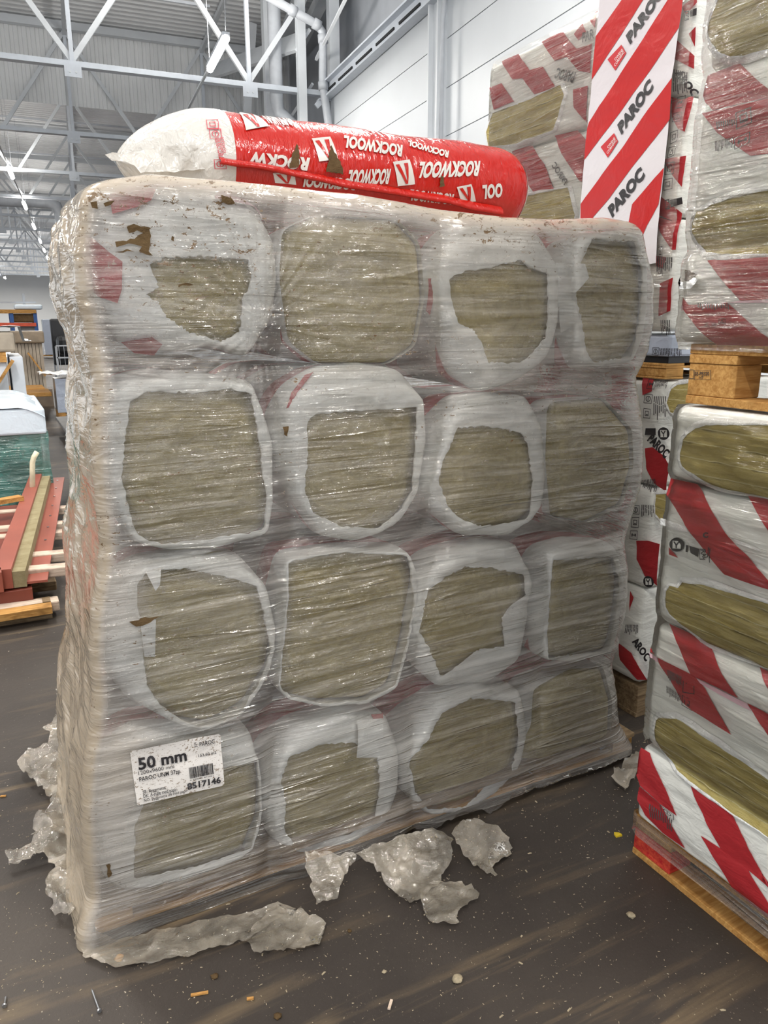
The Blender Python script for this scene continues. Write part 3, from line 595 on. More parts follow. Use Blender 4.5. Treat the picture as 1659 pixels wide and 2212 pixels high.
for kind, v, _ in allrows:
    zt = 1.985; 
    if kind == 's': z = v*(zt-TOPR)
    else: z = zt-TOPR
    p = plan(z, TOPR*(1-math.cos(v)) if kind == 'a' else (TOPR if kind == 'c' else 0)); T = topz(p[:, 0]); T = np.where(p[:, 1] > Y0+.3, 1.97, T+(1.97-T)*np.clip((p[:, 1]-Y0)/.3, 0, 1))
    if kind == 's': zz = v*(T-TOPR)
    elif kind == 'a': zz = T-TOPR+TOPR*math.sin(v)
    else:
        zz = T+.004*0; cx, cy = 1.08, Y0+.5
        p = np.stack([p[:, 0]+(np.clip(p[:, 0], .6, 1.5)-p[:, 0])*v, p[:, 1]+(cy-p[:, 1])*v], -1); zz = zz*(1-v)+1.965*v
    nrm = np.zeros_like(p); d = np.roll(p, -1, 0)-np.roll(p, 1, 0); L = np.linalg.norm(d, axis=1)+1e-9; nrm = np.stack([d[:, 1], -d[:, 0]], -1)/L[:, None]
    q = p.copy(); zz = np.asarray(zz, float)*np.ones(len(p))
    front = np.clip(-nrm[:, 1], 0, 1); side = np.clip(-nrm[:, 0], 0, 1)
    if kind != 'c':
        disp = fdisp(p[:, 0], zz)*front; depth = p[:, 1]-Y0
        sw = (1-np.abs(2*fbm(depth*2.2+zz*1.6, zz*4-depth*2.5, 31, 3)-1))**1.5*.030+(1-np.abs(2*fbm(depth*5+zz*1.5, zz*9-depth*5, 41, 2)-1))**2*.008-.012
        disp = disp+side*sw*np.clip(depth/.15, .25, 1)+.006*(vn(zz*60, depth*0+3, 5)-.5)*np.clip(nrm[:, 0], 0, 1)
        q = p+nrm*disp[:, None]
    s = np.concatenate([[0], np.cumsum(np.linalg.norm(np.diff(p, axis=0), axis=1))])
    # arc length measured from the left front corner, so the pattern does not shear between rows
    i0 = 1+3+10+70; s = s-s[i0]
    if kind == 's' and v < .015:   # ragged hem
        rag = np.maximum(0, fbm(s*9, s*0, 51, 5)-.35)*.16*np.clip((s-.75)/.3, 0, 1)*np.clip(front, 0, 1); zz = zz+rag*(1-v/.015)
    zz = np.maximum(zz, .002)
    Vx.append(np.stack([q[:, 0], q[:, 1], zz], -1)); UVs.append(np.stack([s, zz if kind != 'c' else zz+v], -1))
    du = np.clip(side*1.7, 0, 1)*np.ones(len(p)); du = np.maximum(du, np.clip((XL(zz)+.02-q[:, 0])/.04, 0, 1)*.45*(front > .2))
    topd = np.clip((zz-(T-.075))/.06, 0, 1) if kind != 'c' else np.ones(len(p)); 
    topd2 = np.clip((zz-(T-.22))/.15, 0, 1)*.8*fbm(p[:, 0]*4, zz*9, 61)*np.clip((p[:, 0]-.62)/.15, 0, 1)*np.clip((1.75-p[:, 0])/.5, 0, 1)
    bl = np.exp(-((p[:, 0]-.14)**2/.012+(zz-.35)**2/.12))*.45+np.exp(-((p[:, 0]-.2)**2/.01+(zz-1.0)**2/.03))*.5+np.exp(-((p[:, 0]-.2)**2/.012+(zz-.55)**2/.02))*.4
    rgt = np.clip((q[:, 0]-XR(zz)+.16)/.14, 0, 1)*.42
    du = np.maximum.reduce([du, topd*.9, topd2, bl*front, rgt, np.full(len(p), .03)]); dust.append(du)
    g = np.exp(-((p[:, 0]-.45)**2/.10+(zz-1.83)**2/.035))*1.0+np.exp(-((p[:, 0]-.75)**2/.10+(zz-1.5)**2/.06))*.45+np.exp(-((p[:, 0]-1.4)**2/.06+(zz-1.9)**2/.01))*.7+np.exp(-((p[:, 0]-1.5)**2/.12+(zz-1.42)**2/.02))*.4+np.exp(-((p[:, 0]-.25)**2/.05+(zz-1.0)**2/.5))*.35+.10+np.clip((zz-(T-.14))/.1, 0, 1)*.6
    grit.append(np.clip(g, 0, 1)*np.clip(front+.15, 0, 1))
nc = len(Vx[0]); V = np.vstack(Vx); nr_ = len(Vx)
ff = grid_faces(nr_, nc)
def holes(f):   # the film is torn open low at the front: leave that out of the mesh
    return False
film = mesh('stretch_film', V, ff, M['film'], None, (1.08, 2.4, 0), True, np.vstack(UVs), {'dust': np.concatenate(dust), 'grit': np.concatenate(grit)})
tag(film, 'dusty clear stretch film wrapped tightly around the big stack of rolls', 'plastic film')
SF = PY(Y0-.012, fdisp); SF.inv = SY.inv
# clumps of dirt stuck on the film
o = decal('dirt_clump', [[(270,523),(300,508),(318,497),(322,512),(320,530),(316,545),(325,555),(310,552),(295,545),(302,535),(285,530),(262,532),(248,536),(245,524),(262,522)], [(270,492),(285,486),(300,492),(322,495),(312,505),(292,500),(275,506)], [(238,545),(270,540),(286,546),(262,548)], [(366,512),(371,515),(369,524),(364,520)], [(192,440),(206,438),(208,455),(196,452)], [(220,443),(244,437),(236,446),(224,450)], [(470,425),(485,430),(500,443),(485,446),(472,440)], [(604,920),(616,918),(612,940),(606,936)], [(275,1335),(310,1325),(340,1322),(310,1340),(290,1345)], [(226,1855),(233,1852),(238,1880),(232,1885)], [(380,616),(395,612),(412,617),(396,618),(380,622)]], SF, M['clump'], film, .003, .012, jag=.0035, extra=lambda a, b: .003*fbm(a*90, b*90, 3))
o['kind'] = 'stuff'; o['label'] = 'brown dirt clumps'
# label sheet on the film
LQ = [(292,1726),(478,1684),(471,1575),(277,1611)]
lab = decal('product_label', [quadmap(LQ, [(.01,0),(.97,0),(1,.04),(1,.95),(.98,1),(.02,1),(0,.97),(0,.03)])], SF, M['dlabel'], film, .004, .02); lab['label'] = 'white printed paper label, dirty at the left'
def LT(s, x, y, w, h, b=0.): q = quadmap(LQ, [(x, y), (x+w, y), (x, y+h)]); return (s, q[0], q[1], q[2], b)
lets('label_lettering', [LT('50 mm', .07, .62, .54, .21, .03), LT('1200x9600 mm', .06, .53, .40, .065), LT('PAROC UNM 37zp', .06, .42, .46, .075, .012), LT('SE: Byggmatta', .08, .19, .26, .055, .01), LT('DK: A-rulle med papir', .08, .12, .38, .055, .01), LT('NO: Byggmatte 36 med papir', .08, .05, .50, .055, .01),
  LT('8517146', .58, .09, .38, .11, .03), LT('153,60 m2', .74, .63, .20, .05, .01), LT('PAROC', .76, .84, .17, .075, .01), LT('6 438005 471461', .62, .235, .26, .03)], SF, M['dkprint'], lab, off=.0072)
x = .62; bars = []; random.seed(9)
while x < .885: w = random.choice((.004, .006, .010)); bars.append(rect(LQ, x, .28, x+w, .48)); x += w+random.choice((.004, .006))
for k in range(3): bars.append(rect(LQ, .70, .84+k*.035, .74-.006*k, .85+k*.035))
decal('barcode', bars, SF, M['dkprint'], lab, .0062, .03); random.seed(4)
# ============================================================ red bag on top
BX0, BX1, BY, BZ = .40, 1.86, 2.5, 2.128
def brad(x):
    l = np.clip((x-BX0)/.30, 0, 1); r = np.clip((BX1-x)/.13, 0, 1); l = (1-(1-l)**1.9)**.75; r = (1-(1-r)**2)**.5; k = l*r*(1+.02*np.sin(x*13))
    return .205*k+.002, .158*k+.002
class Bag:
    def inv(s, p):
        d = ray(*p); prev = None
        for t in np.arange(1.2, 4, .004):
            q = CO+d*t; a, b = brad(q[0]); e = ((q[1]-BY)/a)**2+((q[2]-BZ)/b)**2
            if e < 1: return (float(q[0]), math.atan2((BY-q[1])/a, (q[2]-BZ)/b)*.185)
        q = CO+d*((BY-.15-CO[1])/d[1]); return (float(q[0]), 0.0)
    def map(s, x, w, off):
        x = np.asarray(x); ph = np.asarray(w)/.185; a, b = brad(x); a = a+off+.004*fbm(x*9, ph*3, 71); b = b+off+.004*fbm(x*9, ph*3, 71)
        return np.stack([x, BY-a*np.sin(ph), BZ+b*np.cos(ph)], -1)
BG = Bag()
bag = thing('insulation_bag', 'red insulation bag with white print lying on top of the wrapped stack', 'bag', (1.1, BY, BZ-.16))
def shell(name, x0, x1, mat, n=80, off=0.):
    xs = np.linspace(x0, x1, n); ph = np.linspace(-PI, PI, 61)*.185; X_, P_ = np.meshgrid(xs, ph, indexing='ij'); cr_ = .0
    e = .012*(fbm(X_*3, P_*20, 81)-.5)*np.clip((.70-X_)/.1, 0, 1)+off
    return mesh(name, BG.map(X_.ravel(), P_.ravel(), e.ravel()), [f[::-1] for f in grid_faces(n, 61)], mat, bag, smooth=True)
shell('bag_body', .70, 1.80, M['bagred'], 140); w = shell('white_end', BX0, .705, M['bagwhite'], 50, .001); w['label'] = 'gathered white plastic end'
shell('far_end', 1.795, BX1, M['bagwhite'], 12, .001)
LG = lambda q: [rect(q, 0, 0, 1, .16), rect(q, 0, .84, 1, 1), rect(q, 0, 0, .16, 1), rect(q, .84, 0, 1, 1)]
def logo(q): return [quadmap(q, [(0, 0), (1, 0), (1, 1), (0, 1)])]
LQS = ([(757,0)],)
lg = [[(757,0)]]
LGQ = (
    [(516,248),(558,248),(580,276),(530,285)], [(672,302),(712,298),(728,345),(688,350)], [(846,352),(882,347),(894,398),(857,402)], [(984,404),(1016,398),(1026,434),(994,436)], [(588,374),(634,374),(638,398),(593,394)])
parts('logo_print', [logo(q) for q in LGQ], BG, M['bagprint'], bag, off=.004)
for q in LGQ: parts('logo_arrow', [quadmap(q, [(.12, .12), (.34, .12), (.60, .88), (.50, .95)]), quadmap(q, [(.62, .12), (.88, .12), (.62, .95), (.50, .95), (.60, .80)])], BG, M['bagred'], bag, off=.0055)
lets('bag_lettering', [
    ('ROCKW', (668,344), (540,330), (662,368), .05), ('ROCKWOOL', (868,318), (742,297), (865,340), .05), ('ROCKWOOL', (640,262), (575,250), (640,275), .05),
    ('ROCKWOOL', (842,368), (752,370), (836,396), .05), ('ROCKWOOL', (1035,352), (905,354), (1030,380), .05), ('ROCKWOOL', (768,388), (650,380), (764,409), .05),
    ('ROCKWOOL', (978,420), (885,410), (974,440), .05), ('OOL', (1083,398), (1040,402), (1082,424), .05), ('ROCKWOOL', (968,330), (880,308), (965,343), .05)], BG, M['bagprint'], bag, off=.004)
parts('torn_hole', [[(622,365),(628,335),(638,316),(643,330),(641,362)], [(702,372),(708,335),(713,318),(725,340),(738,365),(738,378)], [(945,404),(950,380),(955,385),(958,402)]], BG, M['clump'], bag, off=.0055, cell=.012, jag=.003, extra=lambda a, b: .005*fbm(a*60, b*60, 6))
pp = [quadmap([(452,262),(478,262),(480,370),(462,372)], [(x, y) for x, y in ((0,0),(1,0),(1,1),(0,1))])]
ic = []
for k, (x, y) in enumerate(((446,262),(452,282),(462,345))): q = [(x, y+20), (x+26, y+20), (x+24, y), (x-2, y)]; ic.append(icon(q, (2, 1, 1)[k]))
parts('pictogram', ic, BG, M['pinkprint'], bag, off=.004)
lets('recycling_lettering', [('100% RECYCLABLE', (462,300), (472,344), (472,298), .02), ('ROCKWOOL', (474,300), (480,334), (481,299), .02)], BG, M['pinkprint'], bag, off=.004)
# seam fin running along the front of the bag
S_ = [BG.inv(p) for p in ((470,338),(500,342),(560,350),(620,362),(680,374),(740,386),(820,398),(900,411),(960,420),(1020,434),(1080,444))]
xs = np.array([s[0] for s in S_]); ws = np.array([s[1] for s in S_]); xx = np.linspace(xs[0], xs[-1], 160); ww = np.interp(xx, xs, ws)
V = []
for k, (o_, dw) in enumerate(((.001, 0), (.014, .004), (.026, .010), (.030, .018), (.022, .022), (.008, .016))): V.append(BG.map(xx, ww+dw+.004*fbm(xx*14, xx*0+k, 91), o_+.006*fbm(xx*20, xx*0+k*.3, 92)))
mesh('seam_fin', np.vstack(V), grid_faces(6, 160), M['bagred'], bag, smooth=True)
# loose white tail at the left end
def crumple(name, poly, surf, mat, parent=None, cell=.012, amp=.03, freq=9, jag=.008, hfun=None, label=None, cat=None, group=None, uvsc=1., seed=0, base=.003, px=True):
    P2 = [surf.inv(p) for p in poly] if px else poly; Q = []
    for i, p in enumerate(P2):
        q = P2[(i+1) % len(P2)]; L = math.dist(p, q); k = max(1, int(L/.014))
        for j in range(k): t = j/k; Q.append((p[0]+(q[0]-p[0])*t+random.uniform(-jag, jag)*(j > 0), p[1]+(q[1]-p[1])*t+random.uniform(-jag, jag)*(j > 0)))
    V2, Fc = cutgrid(Q, [tuple(range(len(Q)))], cell); a, b = V2[:, 0], V2[:, 1]
    h = (1-np.abs(2*fbm(a*freq, b*freq, seed, 4)-1))**2*amp+fbm(a*freq*4, b*freq*4, seed+2, 3)*amp*.35+base
    if hfun is not None: h = h+hfun(a, b)
    o = mesh(name, surf.map(a, b, h), Fc, mat, parent, smooth=True, uv=V2*uvsc, attrs={'dust': np.full(len(V2), .0)})
    if label: tag(o, label, cat, group)
    return o
SB = PY(2.34, lambda a, b: np.zeros(np.shape(a)))
crumple('plastic_tail', [(224,338),(240,332),(262,335),(285,330),(330,322),(390,318),(440,328),(490,338),(488,362),(420,372),(340,375),(300,378),(288,362),(268,352),(240,350)], SB, M['bagwhite'], bag, .012, .04, 7, .004, seed=3)
# ============================================================ TOWERS OF STRIPED PACKS
def package(name, label, grp, X, ya, yb, z0, z1, depth, disp, mat, parentless=True):
    t = thing(name, label, 'insulation pack', (X+depth/2, (ya+yb)/2, z0), grp)
    ny, nx = 110, 6; zs = [z0+.004]+list(z0+.004+(z1-z0-.008)*(.5-.5*np.cos(np.linspace(0, PI, 46))))[1:-1]+[z1-.004]; V = []
    for z in zs:
        e = min(z-z0, z1-z); ins = .012*max(0, 1-e/.02)**2
        a = [(X, y) for y in np.linspace(ya, yb, ny)]; r = .025
        pts = []
        for x, y in a: pts.append((x+max(0, (ya+r-y)/r)**2*r*.6+max(0, (y-yb+r)/r)**2*r*.6, y))
        b = [(X+r*.6+(depth-r)*k/nx, yb) for k in range(1, nx+1)]; c = [(X+depth, y) for y in np.linspace(yb, ya, 8)[1:]]; d_ = [(X+depth-(depth-r)*k/nx, ya) for k in range(1, nx)]
        pl = np.array(pts+b+c+d_); m_ = np.zeros(len(pl)); m_[:ny] = 1
        dd = disp(pl[:, 1], np.full(len(pl), z)); x = pl[:, 0]-dd*m_+ins*(pl[:, 0] < X+depth/2)-ins*(pl[:, 0] >= X+depth/2)
        y = np.where(np.arange(len(pl)) < ny, pl[:, 1], pl[:, 1]); sgn = np.where(y > (ya+yb)/2, 1, -1)
        y = y-sgn*ins+sgn*.006*(fbm(np.full(len(pl), z*22), x*0, 5)-.5)*(m_ < 1)
        V.append(np.stack([x, y, np.full(len(pl), z)], -1))
    n = len(V[0]); F_ = []
    for i in range(len(V)-1):
        for j in range(n): F_.append((i*n+(j+1) % n, i*n+j, (i+1)*n+j, (i+1)*n+(j+1) % n))
    F_.append(tuple(range(n))); F_.append(tuple(range((len(V)-1)*n, len(V)*n))[::-1])
    b = mesh('plastic_wrapper', np.vstack(V), F_, mat, t, smooth=True)
    return t
def mkdisp(seams, seed, amp=.016, wr=.006):
    def d(a, b):
        a = np.asarray(a, float); b = np.asarray(b, float); r = np.zeros(np.broadcast(a, b).shape)
        for z0, z1 in seams:
            t = (b-z0)/(z1-z0); r = r+np.where((t >= 0) & (t <= 1), (1-np.abs(2*t-1)**6)*amp, 0)
        return r+wr*(1-np.abs(2*fbm(a*3.2, b*17+2*vn(a*3, b*3, seed+4), seed, 4)-1))**2+wr*.8*fbm(a*16-b*10, b*30, seed+8, 3)
    return d
def inlay(poly, surf, parent, seed):   # bare slab edges showing in the opening of a pack
    rough = lambda a, b: .004*fbm(a*8, b*70, seed, 4)+.003*fbm(a*60, b*80, seed+3, 3)
    # white film lip around the opening
    P = [surf.inv(p) for p in poly]; c = np.mean(P, 0); 
    o = decal('wool_window', [P], surf, M['slab'], parent, .004, .009, px=False, extra=rough)
    V = []; n = len(P)
    for k in range(n):
        p, q = np.array(P[k]), np.array(P[(k+1) % n]); L = np.linalg.norm(q-p); m_ = max(1, int(L/.012))
        for j in range(m_): V.append(p+(q-p)*j/m_)
    V = np.array(V); d = V-c; d /= np.linalg.norm(d, axis=1)[:, None]; N = len(V); j_ = .004*(vn(np.arange(N)*.6, np.zeros(N), seed)-.5)
    A = [V+d*(o_+j_[:, None]) for o_ in (-.004, .002, .014)]; W_ = np.vstack([surf.map(Q[:, 0], Q[:, 1], h) for Q, h in zip(A, (.0095, .0115, .001))])
    mesh('opening_lip', W_, [(r*N+k, r*N+(k+1) % N, (r+1)*N+(k+1) % N, (r+1)*N+k) for r in range(2) for k in range(N)], M['tape'], parent, smooth=True)
    return o
def pallet(name, label, X, ya, yb, z0, depth, h=.144, mat='pine', paint=False, g=None):
    t = thing(name, label, 'pallet', (X+depth/2, (ya+yb)/2, z0), g)
    k = h/.144
    for x in (X, X+depth/2-.05, X+depth-.1):
        MB().box(x, x+.1, ya, yb, z0, z0+.02*k).build('bottom_board', M[mat], t, bevel=.002)
        for i, y in enumerate((ya, (ya+yb)/2-.07, yb-.145)):
            MB().box(x+.003, x+.098, y, y+.145, z0+.0205*k, z0+.098*k).build('block', M['paintpine' if paint and i == 2 else mat], t, bevel=.003)
    for y in (ya, (ya+yb)/2-.07, yb-.145): MB().box(X, X+depth, y, y+.145, z0+.0985*k, z0+.12*k).build('stringer_board', M[mat], t, bevel=.002)
    for j in range(5): x = X+j*(depth-.1)/4; MB().box(x, x+.1, ya, yb, z0+.1205*k, z0+h).build('deck_board', M[mat], t, bevel=.002)
    return t
XT = 1.652; YA, YB = .30, 1.425
S1 = [(1.232, 1.442), (.812, 1.23), (.41, .81), (.146, .408), (1.602, 1.834), (1.836, 2.246), (2.248, 2.66)]
D1 = mkdisp(S1, 3); T1 = PX(XT, D1); T1.amax = 1.43; g1 = 'packs in the near right tower'
pallet('timber_pallet', 'worn wooden pallet under the near right tower, its corner block painted red', XT+.004, YA, 1.447, 0, .8, .144, paint=True)
PK = [package('insulation_pack', l, g1, XT, YA, YB+dy, z0, z1, .7, D1, M['pack']) for (z0, z1), l, dy in zip(S1, (
    'white pack topmost of the lower near right tower, rounded wool opening only', 'red striped pack second from the top of the lower near right tower', 'red striped pack third from the top of the lower near right tower',
    'red striped pack at the bottom of the near right tower on the red-cornered pallet', 'striped pack with a torn hole, just above the stamped pallet block', 'striped pack above the torn one in the near right tower', 'topmost pack of the near right tower, cut off by the picture'), (0, .0, -.004, .004, .02, .01, .005))]
inlay(cr(1430, 860, 5.672, [(640,305),(1000,303),(1299,320),(1299,1195),(1080,1160),(880,1120),(700,1070),(590,1015),(480,940),(390,880),(330,820),(305,740),(308,660),(320,600),(345,490),(400,420),(500,345)])[:2]+[(1700,916),(1700,1080)]+cr(1430, 860, 5.672, [(1080,1160),(880,1120),(700,1070),(590,1015),(480,940),(390,880),(330,820),(305,740),(308,660),(320,600),(345,490),(400,420),(500,345)]), T1, PK[0], 1)
inlay(cr(1400, 1200, 5.53, [(345,330),(440,360),(485,290),(780,320),(1150,430),(1432,510),(1700,590),(1700,1440),(1432,1320),(1100,1190),(770,1040),(480,830),(330,680),(285,590),(285,500),(300,400)]), T1, PK[1], 2)
inlay([(1430,1550),(1437,1543),(1476,1543),(1520,1570),(1600,1625),(1659,1663),(1700,1690),(1700,1822)]+cr(1370, 1550, 4.173, [(1206,1005),(930,830),(740,690),(540,550),(420,450),(330,340),(280,270),(245,180),(235,80)]), T1, PK[2], 3)
inlay(cr(1400, 400, 4.807, [(580,270),(640,265),(740,200),(1000,120),(1245,70),(1500,25),(1500,725),(1245,725),(960,735),(790,728),(650,710),(560,620),(520,500),(525,400)]), T1, PK[5], 5)
inlay(cr(1430, 0, 5.266, [(760,-60),(1206,-250),(1500,-300),(1500,530),(1206,600),(1000,670),(850,685),(700,620),(640,520),(610,400),(630,270),(680,120)]), T1, PK[6], 6)
A = lambda pts: cr(1430, 860, 5.672, pts); B5 = lambda pts: cr(1400, 1200, 5.53, pts); B6 = lambda pts: cr(1370, 1550, 4.173, pts); B7 = lambda pts: cr(1430, 0, 5.266, pts); B8 = lambda pts: cr(1400, 400, 4.807, pts)
parts('red_stripe', [A([(150,975),(485,1045),(650,1310),(900,1690),(1110,1900),(1299,2110),(1420,2250)])+B5([(1560,400),(1432,360),(985,210)])+A([(740,2020),(430,1640),(125,1165)]), A([(1080,1180),(1299,1220),(1500,1260),(1500,1800),(1299,1490)]), A([(162,1810),(278,1940),(165,1900)])], T1, M['redp'], PK[1], off=.004, cell=.02)
parts('red_stripe', [B5([(290,805),(470,890),(770,1045),(950,1370),(1150,1680),(870,1535),(590,1400),(430,1080)]), B5([(190,1195),(380,1290),(600,1400),(665,1440),(760,1560),(900,1820),(1080,2110),(840,1970),(600,1820),(480,1720),(380,1540),(210,1260)]), B5([(105,1075),(160,1165),(105,1130)]), B5([(1365,1325),(1500,1390),(1500,1570),(1432,1440)]), B5([(1255,1740),(1432,1830),(1560,1900),(1560,2180),(1432,2000),(1310,1830)])], T1, M['redp'], PK[2], off=.004, cell=.02)
parts('red_stripe', [B6([(78,238),(185,305),(330,600),(440,865),(290,755),(110,590),(55,465)]), B6([(108,596),(290,760),(420,990),(500,1165),(300,1020),(150,860),(85,720),(85,650)]), B6([(540,555),(650,640),(790,730),(930,830),(1080,1130),(1206,1370),(1400,1750),(1400,1620),(1206,1440),(830,1155),(700,900)]), B6([(660,1035),(830,1155),(1080,1340),(1300,1700),(1400,1900),(1206,1780),(940,1560),(830,1330)])], T1, M['redp'], PK[3], off=.004, cell=.02)
parts('red_stripe', [B8([(675,785),(960,752),(1245,730),(1500,715),(1500,1170),(1245,1190),(1035,1200),(860,1010)]), B8([(335,1100),(365,1095),(490,1245),(900,1220),(1245,1530),(1400,1660),(1245,1670),(750,1665),(590,1490),(440,1310),(335,1240)])], T1, M['redp'], PK[4], off=.004, cell=.02)
parts('red_stripe', [B7([(410,920),(920,725),(1206,960),(1400,1110),(1206,1148),(660,1270),(400,1030)]), B7([(535,1300),(700,1270),(1206,1155),(1400,1110),(1500,1750),(1206,1770),(1090,1785),(720,1530)])], T1, M['redp'], PK[5], off=.004, cell=.02)
parts('seal_tape', [A([(70,1450),(230,1500),(380,1560),(415,1630),(230,1590),(60,1530)])], T1, M['tape'], PK[1], off=.006)
parts('seal_tape', [A([(960,1700),(1299,1830),(1299,1860),(1000,1760)])], T1, M['tape'], PK[1], off=.006)
parts('seal_tape', [B5([(665,1440),(900,1560),(1255,1740),(1310,1830),(1215,1790),(930,1630),(710,1500)]), B5([(100,1135),(185,1190),(205,1255),(105,1190)])], T1, M['pinkp'], PK[2], off=.006)
parts('seal_tape', [B8([(325,1240),(435,1250),(430,1305),(325,1298)]), B8([(1035,1203),(1245,1195),(1400,1190),(1400,1225),(905,1222)])], T1, M['pinkp'], PK[4], off=.006)
# prints on the near tower
q = A([(395,1940),(180,1810),(130,1700),(345,1710)]); q = [A([(170,1860),(350,1870),(358,1700),(178,1690)])[i] for i in range(4)]
dm, wm, km = vmark(q); decal('round_mark', dm, T1, M['dkprint'], PK[1], off=.0055); decal('mark_square', wm, T1, M['pack'], PK[1], off=.006); decal('mark_arrow', km, T1, M['dkprint'], PK[1], off=.0075)
lets('lettering', [('RAL', A([(560,1850)])[0], A([(600,1960)])[0], A([(620,1840)])[0], .03)], T1, M['dkprint'], PK[1], off=.006)
decal('frame_print', frame(A([(550,1960),(620,1960),(620,1830),(550,1830)]), 0, 0, 1, 1, .08), T1, M['dkprint'], PK[1], off=.006)
parts('mark_block', [A([(420,1790),(540,1830),(530,1930),(440,1880)]), A([(380,1780),(410,1790),(400,1870),(375,1865)])], T1, M['dkprint'], PK[1], off=.006)
decal('fine_print', smallprint(A([(640,1990),(685,2010),(690,1830),(650,1800)]), 2), T1, M['dkprint'], PK[1], off=.006)
lets('lettering', [('C', A([(590,1690)])[0], A([(655,1690)])[0], A([(590,1630)])[0], .04)], T1, M['dkprint'], PK[1], off=.006)
for k, qq in ((0, [(490,1610),(630,1635),(635,1480),(505,1430)]), (2, [(480,1760),(605,1830),(608,1700),(485,1640)])): decal('pictogram', icon(B5(qq), k), T1, M['dkprint'], PK[2], off=.004, cell=.04)
decal('fine_print', smallprint(B5([(315,1470),(485,1560),(490,1420),(318,1335)]), 12), T1, M['grprint'], PK[2], off=.006)
decal('fine_print', smallprint(B5([(300,1640),(470,1740),(475,1650),(295,1530)]), 13), T1, M['grprint'], PK[2], off=.006)
decal('fine_print', smallprint(B6([(195,880),(405,1010),(410,900),(190,750)]), 11), T1, M['grprint'], PK[3], off=.006); decal('pictogram', icon(B6([(300,820),(420,900),(415,850),(290,760)]), 1), T1, M['grprint'], PK[3], off=.006)
decal('fine_print', smallprint(B7([(695,1760),(910,1690),(910,1575),(690,1620)]), 13), T1, M['grprint'], PK[5], off=.006); decal('fine_print', smallprint(B7([(715,1490),(925,1440),(925,1370),(710,1405)]), 9), T1, M['grprint'], PK[5], off=.006)
for k, qq in ((2, [(930,1490),(1110,1410),(1110,1230),(935,1300)]), (0, [(915,1720),(1090,1640),(1100,1510),(920,1590)])): decal('pictogram', icon(B7(qq), k), T1, M['grprint'], PK[5], off=.006)
decal('fine_print', smallprint(B8([(590,1300),(930,1300),(930,1225),(590,1225)]), 14), T1, M['grprint'], PK[4], off=.0075)
for k, qq in ((3, [(810,1445),(885,1440),(880,1380),(815,1385)]), (1, [(670,1465),(705,1465),(705,1425),(672,1425)]), (2, [(745,1465),(785,1465),(785,1425),(745,1425)])): decal('pictogram', icon(B8(qq), k), T1, M['dkprint'], PK[4], off=.006)
h = decal('torn_hole', [B8([(415,905),(430,880),(500,888),(578,930),(562,960),(545,1000),(470,998),(420,985)])], T1, M['clump'], PK[4], off=.004, cell=.008, jag=.002, extra=lambda a, b: .008*fbm(a*80, b*80, 2)-.004); h['label'] = 'dark olive wool in a torn hole'
crumple('torn_plastic', B8([(400,900),(412,1000),(545,1002),(580,960),(640,980),(600,1040),(560,1075),(470,1085),(380,1080),(330,1100),(285,1060),(275,1025),(330,1030),(375,960)]), T1, M['tape'], PK[4], .007, .018, 30, .003, seed=8, base=.003)
# stamped pallet between the halves of the near tower
pallet('timber_pallet', 'pine pallet halfway up the near right tower, stamped on its corner block', XT-.012, YA, 1.40, 1.4465, .8, .154)
pu = bpy.data.objects[-1] if False else [o for o in C.objects if o.name.startswith('timber_pallet')][-1]
T1f = PX(XT-.012+.003, lambda a, b: np.zeros(np.shape(a)))
q = B8([(430,2010),(655,2010),(660,1925),(430,1915)])
lets('stamp_lettering', [('SE-P8320', B8([(490,1975)])[0], B8([(640,1975)])[0], B8([(490,1938)])[0], .02), ('HT', B8([(540,2012)])[0], B8([(580,2012)])[0], B8([(540,1985)])[0], .02)], T1f, M['dkprint'], pu, off=.002)
decal('stamp_frame', frame(B8([(482,2018),(658,2018),(658,1922),(482,1922)]), 0, 0, 1, 1, .03)+frame(B8([(430,2012),(478,2012),(478,1915),(430,1915)]), 0, 0, 1, 1, .07), T1f, M['dkprint'], pu, off=.002)
# stretch film around the near tower
def tfilm(label, X, ya, yb, z0, z1, disp, seed, mat, off=.012, bottom=None):
    ys = np.linspace(ya, yb-.004, 150); zs = np.linspace(z0, z1, 200); Y_, Z_ = np.meshgrid(ys, zs); ZZ = Z_.copy()
    d = disp(Y_, Z_)+off+.004*(1-np.abs(2*fbm(Y_*2, Z_*24, seed, 3)-1))**2
    x = X-d+np.clip((Y_-(yb-.037))/.025, 0, 1)**2*.012; V = [np.stack([x, Y_, ZZ], -1)]
    # turn the far corner and run back along the end of the packs
    k = 6; ex = np.stack([X-d[:, -1:]*.5+.012+.12*np.arange(1, k+1)[None, :]*.9, np.repeat(ys[-1]+.003, k)[None, :]+0*Z_[:, :k], Z_[:, :k]], -1); V = np.concatenate([V[0], ex], 1)
    uv = np.stack([np.concatenate([Y_, ys[-1]+.1*np.arange(1, k+1)[None, :]+0*Z_[:, :k]], 1), V[:, :, 2]], -1)
    return tag(mesh('stretch_film', V.reshape(-1, 3), [f[::-1] for f in grid_faces(200, 150+k)], mat, smooth=True, uv=uv.reshape(-1, 2), attrs={'dust': np.full(V.shape[0]*V.shape[1], .0)}), label, 'plastic film')
tfilm('glossy clear stretch film wound tightly around the upper half of the near right tower', XT, YA, YB+.024, 1.585, 2.66, D1, 5, M['film2'])
tfilm('clear stretch film on the lower half of the near right tower', XT, YA, YB+.004, .42, 1.44, D1, 6, film_mat('tower_film_thin', .0, .03, (228, 226, 220), .075, (1.1, 18), bs=.35, rough=.12))
tfilm('grey twisted band of stretch film around the pallet of the near right tower', XT-.006, YA, YB+.02, .095, .165, lambda a, b: .004+0*np.asarray(a)*b, 7, film_mat('band_film', .12, .30, (190, 184, 178), .12, (1, 30), bs=.7))
